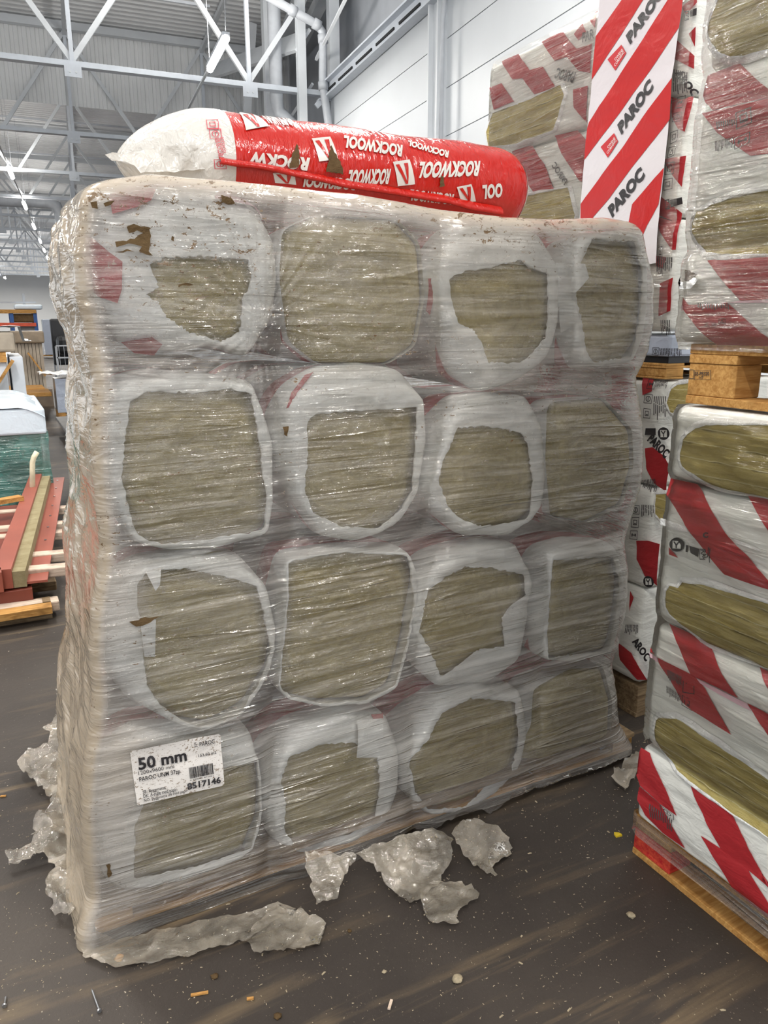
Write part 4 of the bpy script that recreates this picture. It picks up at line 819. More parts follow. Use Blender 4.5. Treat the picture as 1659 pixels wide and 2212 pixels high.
# ---- far tower
XF = 2.30; YC, YD = 2.06, 3.275
S2 = [(2.435, 2.85), (2.03, 2.433), (1.62, 2.028), (1.02, 1.44), (.59, 1.018), (.16, .588)]
D2 = mkdisp(S2, 23, .014, .005); T2 = PX(XF, D2); g2 = 'packs in the far right tower'
pallet('timber_pallet', 'dark wooden pallet on the floor under the far right tower', XF, YC, YD, 0, .8, .144, 'oldpine')
PF = [package('insulation_pack', l, g2, XF, YC, YD, z0, z1, .7, D2, M['pack']) for (z0, z1), l in zip(S2, ('topmost striped pack of the far right tower against the white wall', 'striped pack second from the top of the far right tower', 'third pack of the far right tower, mostly behind the wrapped stack',
    'shaded pack directly under the pallet boards of the far right tower', 'shaded pack in the middle of the lower far right tower', 'shaded bottom pack of the far right tower in the gap'))]
G = lambda pts: cr(1000, 0, 2.517, pts); K = lambda pts: cr(1300, 700, 2.766, pts)
parts('red_stripe', [G([(165,480),(230,455),(300,555),(190,600),(170,520)]), G([(220,335),(315,295),(385,385),(455,365),(530,480),(410,517),(345,430),(290,435)]), G([(440,230),(550,165),(640,270),(722,240),(712,400),(650,390),(590,315),(520,335)]), G([(690,95),(745,60),(738,155)]), G([(625,190),(665,130),(690,175),(650,225)]), G([(620,490),(700,470),(690,670),(625,590)])], T2, M['redp'], PF[0], off=.004, cell=.02)
parts('red_stripe', [G([(510,740),(635,710),(700,770),(670,990),(655,985),(600,900),(560,840)]), G([(275,825),(385,790),(470,900),(440,920),(515,1030),(405,1045),(325,935),(340,910)]), G([(185,880),(250,960),(270,1030),(290,1075),(250,1060),(190,960)])], T2, M['redp'], PF[1], off=.004, cell=.02)
inlay(G([(185,620),(380,545),(560,465),(580,520),(545,640),(520,710),(300,790),(160,800),(150,720)]), T2, PF[0], 11)
inlay(G([(250,1090),(430,1050),(600,1020),(640,1170),(600,1290),(260,1330),(200,1180)]), T2, PF[1], 12)
lets('lettering', [('PAROC', G([(640,400)])[0], G([(540,375)])[0], G([(620,455)])[0], .03)], T2, M['grprint'], PF[0], off=.006)
lets('lettering', [('PAR', G([(672,235)])[0], G([(735,210)])[0], G([(672,185)])[0], .03)], T2, M['grprint'], PF[0], off=.006)
lets('lettering', [('PAROC', G([(575,1010)])[0], G([(505,905)])[0], G([(595,985)])[0], .03)], T2, M['grprint'], PF[1], off=.006)
for i, q in enumerate(([(250,870),(275,860),(280,840),(255,845)], [(245,940),(275,930),(280,880),(250,890)])): decal('pictogram', icon(G(q), i+1), T2, M['grprint'], PF[1], off=.006)
# big printed cover sheet on the far tower
TS = PX(XF-.040, lambda a, b: .003*fbm(a*3, b*3, 5)+.004*(1-np.abs(2*fbm(a*2, b*9, 6)-1))**2)
edge = [(870,-90),(1240,-290),(1210,-120),(1195,60),(1175,180),(1140,430),(1120,700),(1100,900),(1080,1080),(1060,1290),(1055,1430),(640,1500),(638,1180),(655,960),(680,700),(705,440),(728,200),(750,-20)]
t = thing('cover_sheet', 'large white cover sheet with slanting red bands on the far right tower', 'printed sheet', at(*G([(900,1400)])[0], 0, XF-.03)); decal('sheet', [G(edge)], TS, plastic('cover_sheet', (222, 218, 222), .3, .25), t, 0, .03)
parts('red_band', [G([(870,0),(905,-60),(1040,-90),(985,0),(850,215),(705,435),(728,200)]), G([(1120,0),(1170,-80),(1215,-120),(1195,60),(1180,150),(1060,330),(860,610),(665,870),(680,700),(690,665),(820,465),(960,250)]), G([(1143,425),(1130,650),(925,910),(800,1080),(712,1180),(700,1290),(640,1290),(645,1110),(760,950),(880,790),(1010,600)]), G([(1098,912),(1070,1110),(1010,1220),(960,1330),(880,1330),(925,1110),(1020,1000)])], TS, M['bagred'] if False else plastic('band_red', (190, 28, 28), .3, .3), t, off=.0015)
lets('lettering', [('PAROC', G([(915,240)])[0], G([(1105,-40)])[0], G([(893,198)])[0], .06), ('PAROC', G([(868,730)])[0], G([(1045,475)])[0], G([(846,683)])[0], .06), ('PAROC', G([(815,1180)])[0], G([(998,955)])[0], G([(793,1133)])[0], .06)], TS, M['dkprint'], t, off=.003)
redm = plastic('logo_red', (200, 44, 50), .2, .4)
for q, a, b in (([(835,385),(895,290),(870,245),(795,325)], 0, 0), ([(793,858),(850,770),(830,725),(755,800)], 0, 0)):
    decal('square_mark', [G(q)], TS, redm, t, off=.003); Q = G(q)
    texts('lettering', [('OWENS', quadmap(Q, [(.30, .42)])[0], quadmap(Q, [(.95, .42)])[0], quadmap(Q, [(.30, .60)])[0], .01)], TS, M['white'], t, off=.0045, cell=.03)
    texts('lettering', [('CORNING', quadmap(Q, [(.12, .16)])[0], quadmap(Q, [(.95, .16)])[0], quadmap(Q, [(.12, .34)])[0], .01)], TS, M['white'], t, off=.0045, cell=.03)
# strip of pictograms along the near end of the far tower
def strip(dst, org, polys, mat=M['redp']): parts('red_stripe', [org(p) for p in polys], T2, mat, dst, off=.004, cell=.02)
strip(PF[0], G, [[(1215,40),(1275,0),(1290,-60),(1300,20),(1240,90)], [(1175,215),(1285,310),(1280,380),(1160,320)], [(1250,190),(1290,150),(1285,260)]])
strip(PF[1], G, [[(1145,530),(1200,545),(1270,520),(1255,640),(1230,720),(1195,705),(1160,640)], [(1110,870),(1240,850),(1215,1020),(1160,950)]])
strip(PF[2], G, [[(1088,1060),(1205,1160),(1195,1220),(1075,1170)], [(1068,1180),(1195,1215),(1180,1360),(1160,1360),(1090,1260)], [(1095,1540),(1165,1510),(1150,1690),(1085,1720)], [(1070,1390),(1130,1400),(1110,1460),(1075,1450)]])
for i, q in enumerate(([(1175,595),(1215,590),(1225,520),(1180,530)], [(1165,670),(1210,665),(1215,610),(1170,620)], [(1150,790),(1190,770),(1198,710),(1155,725)], [(1140,865),(1175,850),(1185,795),(1143,805)])): decal('pictogram', icon(G(q), i % 4), T2, M['dkprint'], PF[1], off=.006)
for i, q in enumerate(([(1125,955),(1172,950),(1178,880),(1130,890)], [(1115,1040),(1165,1030),(1170,970),(1120,980)])): decal('pictogram', icon(G(q), (i+1) % 4), T2, M['dkprint'], PF[1] if i == 0 else PF[2], off=.006)
decal('fine_print', smallprint(G([(1160,515),(1240,520),(1250,400),(1170,380)]), 7), T2, M['grprint'], PF[1], off=.006)
lets('lettering', [('AROC', G([(1180,400)])[0], G([(1265,530)])[0], G([(1215,380)])[0], .05)], T2, M['dkprint'], PF[1], off=.0075)
parts('mark_block', [G([(1262,100),(1300,90),(1300,50),(1265,65)]), G([(1150,1130),(1215,1110),(1215,1075),(1150,1090)])], T2, M['dkprint'], PF[0], off=.006)
for o_, Q in ((PF[0], [(1232,120),(1257,115),(1260,65),(1237,68)]), (PF[2], [(1120,1140),(1145,1140),(1148,1085),(1122,1090)])):
    q = G(Q); decal('frame_print', frame(q, 0, 0, 1, 1, .12), T2, M['dkprint'], o_, off=.006); lets('lettering', [('RAL', q[0], q[3], q[0], .03)] if False else [('RAL', quadmap(q, [(.8, .1)])[0], quadmap(q, [(.8, .9)])[0], quadmap(q, [(.2, .1)])[0], .04)], T2, M['dkprint'], o_, off=.004, cell=0)
decal('fine_print', smallprint(G([(1075,1500),(1165,1480),(1170,1400),(1080,1400)]), 8), T2, M['dkprint'], PF[2], off=.006)
decal('fine_print', smallprint(G([(1090,1820),(1140,1830),(1150,1740),(1095,1740)]), 6), T2, M['dkprint'], PF[2], off=.006)
for i, q in enumerate(([(1085,1400),(1110,1400),(1112,1340),(1088,1345)], [(1080,1500),(1112,1500),(1112,1470),(1082,1470)])): decal('pictogram', icon(G(q), 3-i), T2, M['dkprint'], PF[2], off=.006)
# lower half in the shade
strip(PF[3], K, [[(250,312),(320,318),(318,400),(265,425)], [(283,740),(330,733),(400,790),(430,850),(395,1000),(330,950),(290,860)]])
strip(PF[4], K, [[(230,1290),(300,1290),(370,1310),(350,1560),(280,1500),(235,1400)]])
strip(PF[5], K, [[(120,1900),(200,1960),(290,2120),(230,2120),(130,2000)], [(185,1590),(210,1630),(190,1710)]])
inlay(K([(440,380),(470,355),(560,345),(560,520),(480,545),(440,530),(415,470)]), T2, PF[3], 14); inlay(K([(345,1010),(440,1005),(440,1180),(385,1180),(345,1130)]), T2, PF[4], 15)
for q, o_, i in (([(288,385),(335,390),(338,328),(292,325)], PF[3], 0), ([(275,470),(325,475),(328,420),(280,415)], PF[3], 1), ([(275,560),(318,562),(320,505),(278,500)], PF[3], 2), ([(205,1130),(250,1135),(252,1080),(210,1080)], PF[4], 1), ([(200,1210),(245,1215),(250,1150),(205,1150)], PF[4], 2), ([(190,1280),(238,1285),(240,1230),(195,1230)], PF[4], 0)): decal('pictogram', icon(K(q), i), T2, M['dkprint'], o_, off=.006)
for q, o_ in (([(340,390),(410,392),(410,330),(342,330)], PF[3]), ([(335,570),(435,572),(435,430),(335,430)], PF[3]), ([(255,1000),(345,1000),(345,920),(258,930)], PF[3]), ([(260,1150),(350,1155),(350,1080),(262,1075)], PF[4]), ([(160,1850),(245,1850),(245,1790),(165,1790)], PF[5])): decal('fine_print', smallprint(K(q), 9), T2, M['grprint'], o_, off=.006)
for q, o_ in (([(362,690),(432,690),(432,614),(362,614)], PF[3]), ([(268,1570),(333,1570),(333,1500),(268,1500)], PF[4])):
    d_, w_, k_ = vmark(K(q)); decal('round_mark', d_, T2, M['dkprint'], o_, off=.0055); decal('mark_square', w_, T2, M['pack'], o_, off=.006); decal('mark_arrow', k_, T2, M['dkprint'], o_, off=.0075)
decal('mark_block', [K([(285,660),(350,660),(350,620),(288,620)])], T2, M['dkprint'], PF[3], off=.006)
lets('lettering', [('PAROC', K([(300,690)])[0], K([(405,800)])[0], K([(330,650)])[0], .05)], T2, M['dkprint'], PF[3], off=.006); lets('lettering', [('AROC', K([(205,1890)])[0], K([(290,2010)])[0], K([(235,1860)])[0], .05)], T2, M['dkprint'], PF[5], off=.006)
pallet('timber_pallet', 'narrow pallet boards between the halves of the far right tower', XF-.01, YC, YD, 1.445, .8, .06)
t = thing('silver_pack', 'silver shrink-wrapped pack on the boards of the far right tower', 'pack', (XF+.35, 2.6, 1.506)); MB().box(XF-.012, XF+.7, YC-.01, YD, 1.530, 1.612).build('wrapper', M['silver'], t, bevel=.01); MB().box(XF, XF+.7, YC, YD, 1.506, 1.529).build('base_tray', M['black'], t)
TV = PX(XF-.012, lambda a, b: np.zeros(np.shape(a))); decal('fine_print', smallprint(K([(350,200),(480,195),(480,145),(345,145)]), 14), TV, M['dkprint'], t, off=.002); decal('pictogram', icon(K([(300,185),(340,190),(345,140),(305,140)]), 1), TV, M['dkprint'], t, off=.002)
tfilm('clear stretch film shining on the far right tower', XF-.014, YC, YD, 1.62, 2.86, D2, 9, M['film2'], .0)
# ============================================================ THINGS DOWN THE HALL AT THE LEFT
def tagm(o, l, c, g=None): return tag(o, l, c, g)
# red frames: long open steel frames lying on timber, pointing away from the camera
M['claywool'] = wool_mat('frame_wool', (140, 128, 96), (170, 160, 128))
P = lambda x, y, Y: at(x, y, 1, Y)
def frame_thing(label, bl, br, tl, tr, h, mat, wool=True, grp=None):
    """bl.. = corners (x,y,z) of the frame's top outline"""
    t = thing('steel_frame', label, 'steel frame', ((bl[0]+br[0])/2, bl[1], bl[2]-h), grp); bl, br, tl, tr = map(np.array, (bl, br, tl, tr))
    for nm, a, b in (('side_rail', br, tr), ('side_rail', bl, tl), ('cross_rail', tl, tr), ('cross_rail', bl, br)): MB().beam(a-[0, 0, h*.5], b-[0, 0, h*.5], .10, h).build(nm, mat, t, bevel=.003)
    if wool:
        o = np.array([.085, 0, 0]); MB().beam(br+o-[0, 0, h*.6], tr+o-[0, 0, h*.6], .07, h*.8).build('wool_filling', M['claywool'], t); o2 = np.array([.175, 0, -h*.85]); MB().beam(br+o2, tr+o2, .11, .014).build('flange', mat, t)
        for k in range(9): p = br+o2+(tr-br)*(k+.5)/9+np.array([.0, 0, .008]); MB().tubep([p, p+[0, 0, .006]], .008, 8).build('rivet', M['metal'], t)
    return t
a = P(22, 1228, 4.55); b = P(92, 1013, 6.6)
zt = float(a[2]); b = at(92, 1013, 2, zt)
frame_thing('top red-brown steel frame filled with wool on the timber pile', (a[0]-1.0, a[1], zt), tuple(a-[.045, 0, 0]), (b[0]-1.0, b[1], zt), tuple(b-[.045, 0, 0]), .12, M['rust'])
MB().beam((a[0]-.55, a[1]+.2, zt-.115), (a[0]-.55, b[1]-.3, zt-.115), .8, .01).build('x', M['rust']).name = 'steel_sheet'; tag([o for o in C.objects if o.name == 'steel_sheet'][0], 'flat red-brown steel sheet inside the top frame', 'steel sheet')
p = at(0, 1083, 2, zt+.02); p2 = at(46, 1075, 2, zt+.02); d = (p2-p); MB().beam(p-d*3, p2, .09, .035).build('y', M['pine']).name = 'timber_batten'; tag([o for o in C.objects if o.name == 'timber_batten'][0], 'short bright timber batten lying across the red frames', 'timber')
zb = zt-.36; bb = a+[.12, .02, 0]
for i, (dz, w, y1) in enumerate(((.13, .10, 2.3), (.22, .16, 2.0))):
    t = thing('steel_frame', ('second', 'lowest')[i]+' red-brown steel frame under the top one on the timber pile', 'steel frame', (a[0]-.4, a[1], zt-dz-.08)); x1 = a[0]+(.10, .02)[i]
    MB().box(x1-.25, x1, a[1]-.02, a[1]+y1, zt-dz-.08, zt-dz).build('rail', M['rustd'], t, bevel=.004)
    MB().box(x1-.95, x1-.26, a[1], a[1]+y1, zt-dz-.08, zt-dz-.02).build('panel', M['greyb'] if i == 0 else M['rust'], t)
    MB().box(x1-.34, x1-.26, a[1]-.05, a[1]-.021, zt-dz-.08, zt-dz).build('wool_filling', M['claywool'], t)
# timbers lying across under the frames
BM = [((60,1219),(146,1219),4.75,'palewood','pale planed timber bar sticking out nearest under the red frames'), ((95,1094),(162,1092),6.6,'palewood','pale timber bar sticking out furthest under the red frames'), ((88,1128),(144,1126),6.0,'palewood','film-wrapped timber, highest of the stepped pile'), ((86,1146),(143,1145),5.8,'palewood','film-wrapped timber below the highest one'),
      ((75,1190),(138,1190),5.1,'palewood','film-wrapped timber in the middle of the stepped pile'), ((66,1252),(120,1250),4.85,'oldpine','old timber just under the nearest pale bar'), ((42,1300),(126,1292),4.5,'palewood','thick pale film-wrapped timber near the floor')]
for (p0, p1, Y, mt, lb) in BM:
    q0, q1 = P(*p0, Y), P(*p1, Y); q0[0] -= .35; MB().beam(q0-[0, 0, .03], q1-[0, 0, .03], .10, .06).build('timber_bar', M[mt], bevel=.008); tag(C.objects[-1], lb, 'timber', 'timbers of the left pile')
MB().box(-.9, .10, 4.75, 6.3, .10, .15).build('timber_board', M['oldpine']); tag(C.objects[-1], 'grey weathered board layer under the timbers', 'timber')
MB().box(-.25, .15, 4.36, 4.46, .06, .0995).build('timber_board', M['pine']); tag(C.objects[-1], 'bright end board lying lowest under the left timber pile', 'timber')
for k, y in enumerate((4.45, 5.4, 6.3)): MB().box(-.9, .15, y, y+.1, 0, .0995).build('timber_bearer', M['oldpine']); tag(C.objects[-1], 'dark timber bearer on the floor under the left pile', 'timber', 'bearers')
p = [P(70, 1075, 6.9), P(70, 1012, 6.9), P(70, 1000, 6.9), P(73, 988, 6.9), P(80, 976, 6.9)]; MB().tubep(p, [.022]*5, 10).build('bent_pipe', simple('cream_plastic', (226, 220, 190), .5), smooth=True); tag(C.objects[-1], 'cream plastic pipe end bending up behind the red frame', 'pipe')
# green film-wrapped crate
q = P(118, 1085, 7.5); xr = float(q[0]); zt = float(P(110, 935, 7.5)[2]); t = thing('wrapped_crate', 'tall crate wrapped in green film with a white cover', 'crate', (xr-.8, 8.2, 0))
MB().box(xr-1.7, xr-.06, 7.55, 8.9, .0, zt).build('crate_body', simple('crate_fill', (60, 116, 104), .5), t, bevel=.02)
ys = np.linspace(0, 1, 60); V = []
for z in np.linspace(.01, zt+.02, 50):
    for x in np.linspace(xr-1.75, xr, 70): V.append((x+(.012*vn(z*20, 1.0, 3) if x > xr-.03 else 0), 7.50-.02*float(fbm(x*2, z*14, 4)), z))
    V += [(xr+.01*float(vn(z*30, 5., 2)), 7.6+k*.3, z) for k in range(5)]
mesh('green_film', V, grid_faces(50, 75), M['green'], t, smooth=True, uv=[(v[0]+v[1], v[2]) for v in V], attrs={'dust': np.zeros(len(V))})
za = zt+.0; zw = float(P(110, 868, 7.5)[2]); V = []
for i, y in enumerate(np.linspace(7.46, 8.9, 30)):
    for x in np.linspace(xr-1.75, xr+.0, 50): V.append((x, y, zw-.05*(1-(i/6 if i < 6 else 1))-.10*max(0, (x-(xr-.25))/.25)**2+.03*float(fbm(x*4, y*4, 5))))
mesh('cover_sheeting', V, [f[::-1] for f in grid_faces(30, 50)], M['glasswhite'], t, smooth=True); MB().box(xr-1.75, xr-.0, 7.47, 8.9, za, zw-.05).build('white_top_layer', M['glasswhite'], t, bevel=.02)
# white window frames stacked in an open crate
q = P(60, 868, 9.8); zt = float(P(40, 770, 9.8)[2]); z0 = float(P(40, 880, 9.8)[2])-.2; t = thing('window_crate', 'timber crate of white window frames under a clear plastic cover', 'crate', (q[0]-.5, 10, 0))
for x0, x1 in ((-.14, .0), (-.33, -.18)): MB().box(q[0]+x0, q[0]+x1, 9.8, 11, 0, zt).build('window_frame', M['white_steel'], t, bevel=.01)
MB().box(q[0]-1.2, q[0]-.34, 9.95, 11, 0, zt-.1).build('glazing', M['glasswhite'], t); MB().box(q[0]-1.2, q[0]-.17, 9.75, 9.85, zt-.06, zt+.05).build('top_board', M['pine'], t); MB().box(q[0]-1.2, q[0]-.06, 9.75, 10.8, zt+.051, zt+.28).build('top_layer', M['tan'], t, bevel=.03)
MB().beam(P(-30, 868, 9.7), P(28, 778, 9.7), .03, .13, (0, 1, 0)).build('brace', M['pine'], t)
V = []
for i in range(14):
    for j in range(40): V.append((q[0]-1.2+j*.033+.02, 9.7+i*.07, zt+.31+.05*float(fbm(j*.2, i*.3, 8))-(.16 if j > 36 else 0)))
mesh('plastic_cover', V, [f[::-1] for f in grid_faces(14, 40)], M['glasswhite'], t, smooth=True)
# plank bundle
x1 = float(P(97, 800, 17)[0]); x0 = float(P(54, 800, 17)[0]); zt = float(P(80, 728, 17)[2]); zb_ = float(P(80, 820, 17)[2]); t = thing('plank_bundle', 'upright bundle of pale planks with a wrapped top and a diagonal strap board', 'planks', ((x0+x1)/2, 17.3, 0))
for k in range(9): w = (x1-x0)*1.6/9; MB().box(x1-(k+1)*w+.008, x1-k*w, 17, 17.5, .35, zt-.12).build('plank', M['tan'], t)
MB().box(x1-(x1-x0)*1.6, x1+.05, 16.9, 17.6, zt-.119, zt+.12).build('wrapped_top', simple('brown_wrap', (142, 126, 106), .4), t, bevel=.03); MB().beam(P(60, 762, 16.9), P(98, 812, 16.9), .03, .12, (0, 1, 0)).build('strap_board', M['pine'], t); MB().box(x1-(x1-x0)*1.6, x1+.1, 16.95, 17.6, 0, .349).build('base_block', simple('brown_base', (112, 98, 84), .6), t)
for (xa, ya_, xb, Y, lb) in ((58, 842, 98, 15.2, 'upper orange board lying on the floor before the plank bundle'), (58, 852, 112, 14.4, 'lower orange board lying on the floor before the plank bundle')):
    q0, q1 = P(xa, ya_, Y), P(xb, ya_+1, Y); MB().box(q0[0]-.6, q1[0], Y, Y+.9, max(0, q0[2]-.05), q0[2]+.02).build('floor_board', M['pine'], bevel=.01); tag(C.objects[-1], lb, 'board')
# blue pallet rack
t = thing('pallet_rack', 'blue pallet rack with orange beams far down the hall at the left', 'rack', P(40, 735, 30)); zt = float(P(40, 670, 30)[2]); 
for px in (-40, 27, 78):
    q = P(px, 700, 30); 
    for dy in (0, 1.1): MB().box(q[0]-.06, q[0]+.06, 30+dy, 30.1+dy, 0, zt).build('upright', M['blue'], t)
    for k in range(6): MB().beam((q[0], 30.1, k*zt/6), (q[0], 31.1, (k+1)*zt/6), .05, .05).build('lattice', M['blue'], t)
for y in (672, 701, 728):
    q0, q1 = P(-40, y, 30), P(78, y, 30)
    for dy in (0, 1.1): MB().box(q0[0], q1[0], 29.95+dy, 30+dy, q0[2]-.06, q0[2]+.06).build('beam', M['orange'] if y > 680 else M['pine'], t)
for i, (px, py, w, h, mt, lb) in enumerate(((50, 689, .75, .30, 'clump', 'rough brown bundle on the blue rack'), (60, 656, .9, .16, 'glasswhite', 'white profile bundle on top of the blue rack'), (62, 716, .5, .32, 'greyb', 'grey carton low on the blue rack'), (70, 713, .3, .40, 'silver', 'pale blue sack low on the blue rack'))):
    q = P(px, py, 30.4); zz = (lambda y: float(P(0, y, 30)[2])+.07)((701, 672, 728, 728)[i]); V = []
    MB().box(q[0]-w/2, q[0]+w/2, 30.05+.15*(i == 3), 30.9, zz, zz+h).build('rack_load', M[mt], bevel=.05); tag(C.objects[-1], lb, 'goods')
t = MB().beam(P(-60, 653, 30.3), P(78, 653, 30.3), .05, .05).build('steel_bar', M['steeld']); tag(t, 'long steel bar lying on top of the blue rack', 'steel bar')
t = MB().beam(P(50, 634, 30.5), P(53, 662, 30.5), .08, .08).build('steel_bar', M['steeld']); tag(t, 'short upright steel bar above the blue rack', 'steel bar')
# pale goods against the far end
q = P(102, 757, 42); MB().box(q[0]-.1, q[0]+.35, 42, 42.6, .15, 1.9).build('leaning_panels', M['silver'], bevel=.03); tag(C.objects[-1], 'pale blue upright panels on a pallet near the far wall', 'panels')
pallet('timber_pallet', 'small distant pallet under the pale blue panels', float(q[0])-.4, 41.8, 43, 0, 1.6, .149)
# black trolley with blue crate
x0 = float(P(126, 800, 17.5)[0]); t = thing('cage_trolley', 'black wire cage trolley with a tall black back, left of the wrapped stack', 'trolley', (x0+.5, 17.5, 0)); zt = float(P(126, 688, 17.5)[2])
MB().box(x0-.02, x0+.6, 18.2, 18.3, zt-1.0, zt).build('back_panel', M['black'], t, bevel=.04)
for x in (x0, x0+.35, x0+.9):
    for y in (17.5, 18.3): MB().box(x-.02, x+.02, y-.02, y+.02, .12, 1.2).build('post', M['steeld'], t)
for z in (.25, .6, .95, 1.2):
    MB().box(x0, x0+.9, 17.48, 17.5, z, z+.03).build('rail', M['steeld'], t)
for k in range(9): MB().box(x0+.05+k*.1, x0+.058+k*.1, 17.485, 17.495, .2, 1.2).build('wire', M['steeld'], t)
for x in (x0, x0+.85): MB().tubep([(x, 17.48, .0605), (x, 17.52, .0605)], .06, 14).build('wheel', M['black'], t)
MB().box(x0, x0+.95, 17.5, 18.3, .20, .24).build('deck', M['steeld'], t)
t = thing('plastic_crate', 'dark blue plastic crate on the cage trolley', 'crate', (x0+.6, 17.9, .9)); zb_ = .62; MB().box(x0+.22, x0+.95, 17.56, 18.2, .241, .66).build('crate_body', M['bluec'], t)
for k in range(7): MB().box(x0+.24+k*.1, x0+.248+k*.1, 17.55, 17.559, .26, .64).build('rib', simple('crate_rib', (70, 100, 170), .4) if k == 0 else bpy.data.materials['crate_rib'], t)
MB().box(x0+.05, x0+.9, 17.6, 18.15, 1.0, 1.42).build('black_bag', M['black'], bevel=.1); tag(C.objects[-1], 'dark bags heaped on the cage trolley', 'bag')
# wrapped goods behind the stack corner
x0 = float(P(123, 850, 14.3)[0]); z1 = float(P(140, 817, 14.3)[2]); pallet('timber_pallet', 'pallet under the clear-wrapped brown goods left of the stack', x0, 14.2, 15.1, 0, .8, .144)
V = []
for i, z in enumerate(np.linspace(.15, z1, 40)):
    for x in np.linspace(x0-.02, x0+.8, 40): V.append((x, 14.2-.02*float(fbm(x*6, z*14, 3)), z))
t = thing('wrapped_goods', 'brown goods in crinkled clear film left of the wrapped stack', 'goods', (x0+.4, 14.6, .15)); MB().box(x0, x0+.8, 14.25, 15, .145, z1-.02).build('carton', simple('brown_goods', (110, 100, 92), .3), t); mesh('crinkled_film', V, grid_faces(40, 40), M['silver'], t, smooth=True)
V = [(x0-.25+.04*j, 14.1+.08*i, z1+.03+.12*float(fbm(i*.4+j*.3, j*.5, 9))) for i in range(12) for j in range(30)]; mesh('loose_cover', V, [f[::-1] for f in grid_faces(12, 30)], M['tape'], t, smooth=True)
for k, (y, lb) in enumerate(((935, 'long'), (958, 'lower'))): q = P(146, y, 10.6+k*.0); MB().box(q[0], q[0]+.6, 10.6, 12.6, max(0, q[2]-.05)*(1-k), max(.05, q[2])).build('grey_board', M['greyb'], bevel=.01) if k == 0 else None; 
tag([o for o in C.objects if o.name == 'grey_board'][0], 'grey boards lying on the floor behind the stack corner', 'board')
q = P(165, 1075, 7.2); MB().box(q[0]-.01, q[0]+.5, 7.2, 7.7, 0, float(P(165, 1030, 7.2)[2])).build('white_carton', M['white'], bevel=.005); tag(C.objects[-1], 'white carton just peeping out behind the stack at the left', 'carton')
q = P(166, 890, 11); MB().box(q[0], q[0]+.25, 11, 11.3, 0, float(P(170, 838, 11)[2])).build('pale_board', M['silver']); tag(C.objects[-1], 'pale blue upright board peeping out behind the stack', 'board')
# ============================================================ TORN FILM AND LITTER ON THE FLOOR
class PZ:
    def inv(s, p): q = at(p[0], p[1], 2, .01); return (q[0], q[1])
    def map(s, a, b, off): return np.stack([np.asarray(a), np.asarray(b), .002+np.asarray(off)*np.ones(np.shape(a))], -1)
SZ = PZ(); gp = 'torn film around the foot of the wrapped stack'
SFR = PY(Y0-.05, lambda a, b: np.zeros(np.shape(a)))
near = lambda k: (lambda a, b: k*np.clip((b-1.55)/.3, 0, 1)**2)
crumple('torn_film', [(124,1505),(128,1560),(95,1590),(110,1612),(60,1648),(40,1665),(62,1692),(100,1722),(118,1760),(78,1790),(70,1835),(12,1862),(34,1882),(75,1865),(122,1892),(102,1930),(120,1990),(152,2008),(168,1985),(168,1950),(160,1850),(158,1760),(150,1640),(146,1540)], SZ, M['film3'], None, .010, .035, 13, .010, seed=1, label='long crumpled heap of dusty torn film at the left foot of the stack', cat='plastic film', group=gp, hfun=lambda a, b: .03*fbm(a*5, b*5, 77))
crumple('torn_film', [(165,1985),(160,2030),(185,2072),(240,2092),(330,2084),(430,2062),(540,2032),(600,1985),(640,1962),(600,1952),(545,1972),(400,2000),(250,2030),(190,2010)], SZ, M['film3'], None, .009, .014, 14, .004, seed=2, label='flat torn strip of film along the front left foot of the stack', cat='plastic film', group=gp, uvsc=1)
crumple('torn_film', [(528,2030),(550,2065),(612,2062),(690,2045),(668,2028),(705,1996),(668,1985),(650,1962),(640,1988),(602,1958),(560,1995)], SZ, M['film3'], None, .008, .016, 16, .010, seed=3, label='ragged torn film flap at the right end of the flat strip', cat='plastic film', group=gp)
def hang(a, b): return .0*a
class PS:   # slanting from the stack foot out to the floor
    def inv(s, p): q = at(p[0], p[1], 2, .04); return (q[0], q[1])
    def map(s, a, b, off): z = .004+.10*np.clip((np.asarray(b)-1.62)/.22, 0, 1)**1.2; return np.stack([np.asarray(a), np.minimum(np.asarray(b)-.5*z*.3, 1.86), z+np.asarray(off)], -1)
SS = PS()
crumple('torn_film', [(655,1875),(662,1905),(682,1950),(700,1942),(728,1935),(742,1900),(768,1868),(720,1870)], SS, M['film3'], None, .007, .014, 18, .008, seed=4, label='short frayed rag of film hanging from the stack foot, left of the long torn flap', cat='plastic film', group=gp)
crumple('torn_film', [(765,1868),(805,1876),(850,1912),(885,1938),(905,1928),(950,1895),(975,1850),(975,1815),(930,1808),(860,1830),(800,1850)], SS, M['film3'], None, .008, .018, 16, .006, seed=5, label='long clear torn flap reaching from the stack foot down to the floor', cat='plastic film', group=gp)
crumple('torn_film', [(903,1925),(916,1955),(922,1990),(950,1998),(984,2000),(990,1975),(1012,1955),(1032,1948),(1036,1932),(1018,1915),(1005,1920),(998,1908),(960,1910),(930,1912)], SZ, M['film3'], None, .007, .016, 17, .007, seed=6, label='leaf-shaped torn end of film lying flat on the floor', cat='plastic film', group=gp)
crumple('torn_film', [(972,1812),(1000,1840),(1040,1866),(1070,1878),(1076,1874),(1056,1845),(1060,1822),(1084,1806),(1106,1828),(1100,1800),(1068,1786),(1030,1780),(985,1795)], SS, M['film3'], None, .007, .014, 18, .007, seed=7, label='forked torn flap of film right of the long one', cat='plastic film', group=gp)
crumple('torn_film', [(1318,1694),(1350,1712),(1372,1690),(1390,1650),(1382,1632),(1345,1660)], SZ, M['film3'], None, .010, .05, 8, .006, seed=8, label='shiny folded corner of film at the right foot of the stack', cat='plastic film', group=gp)
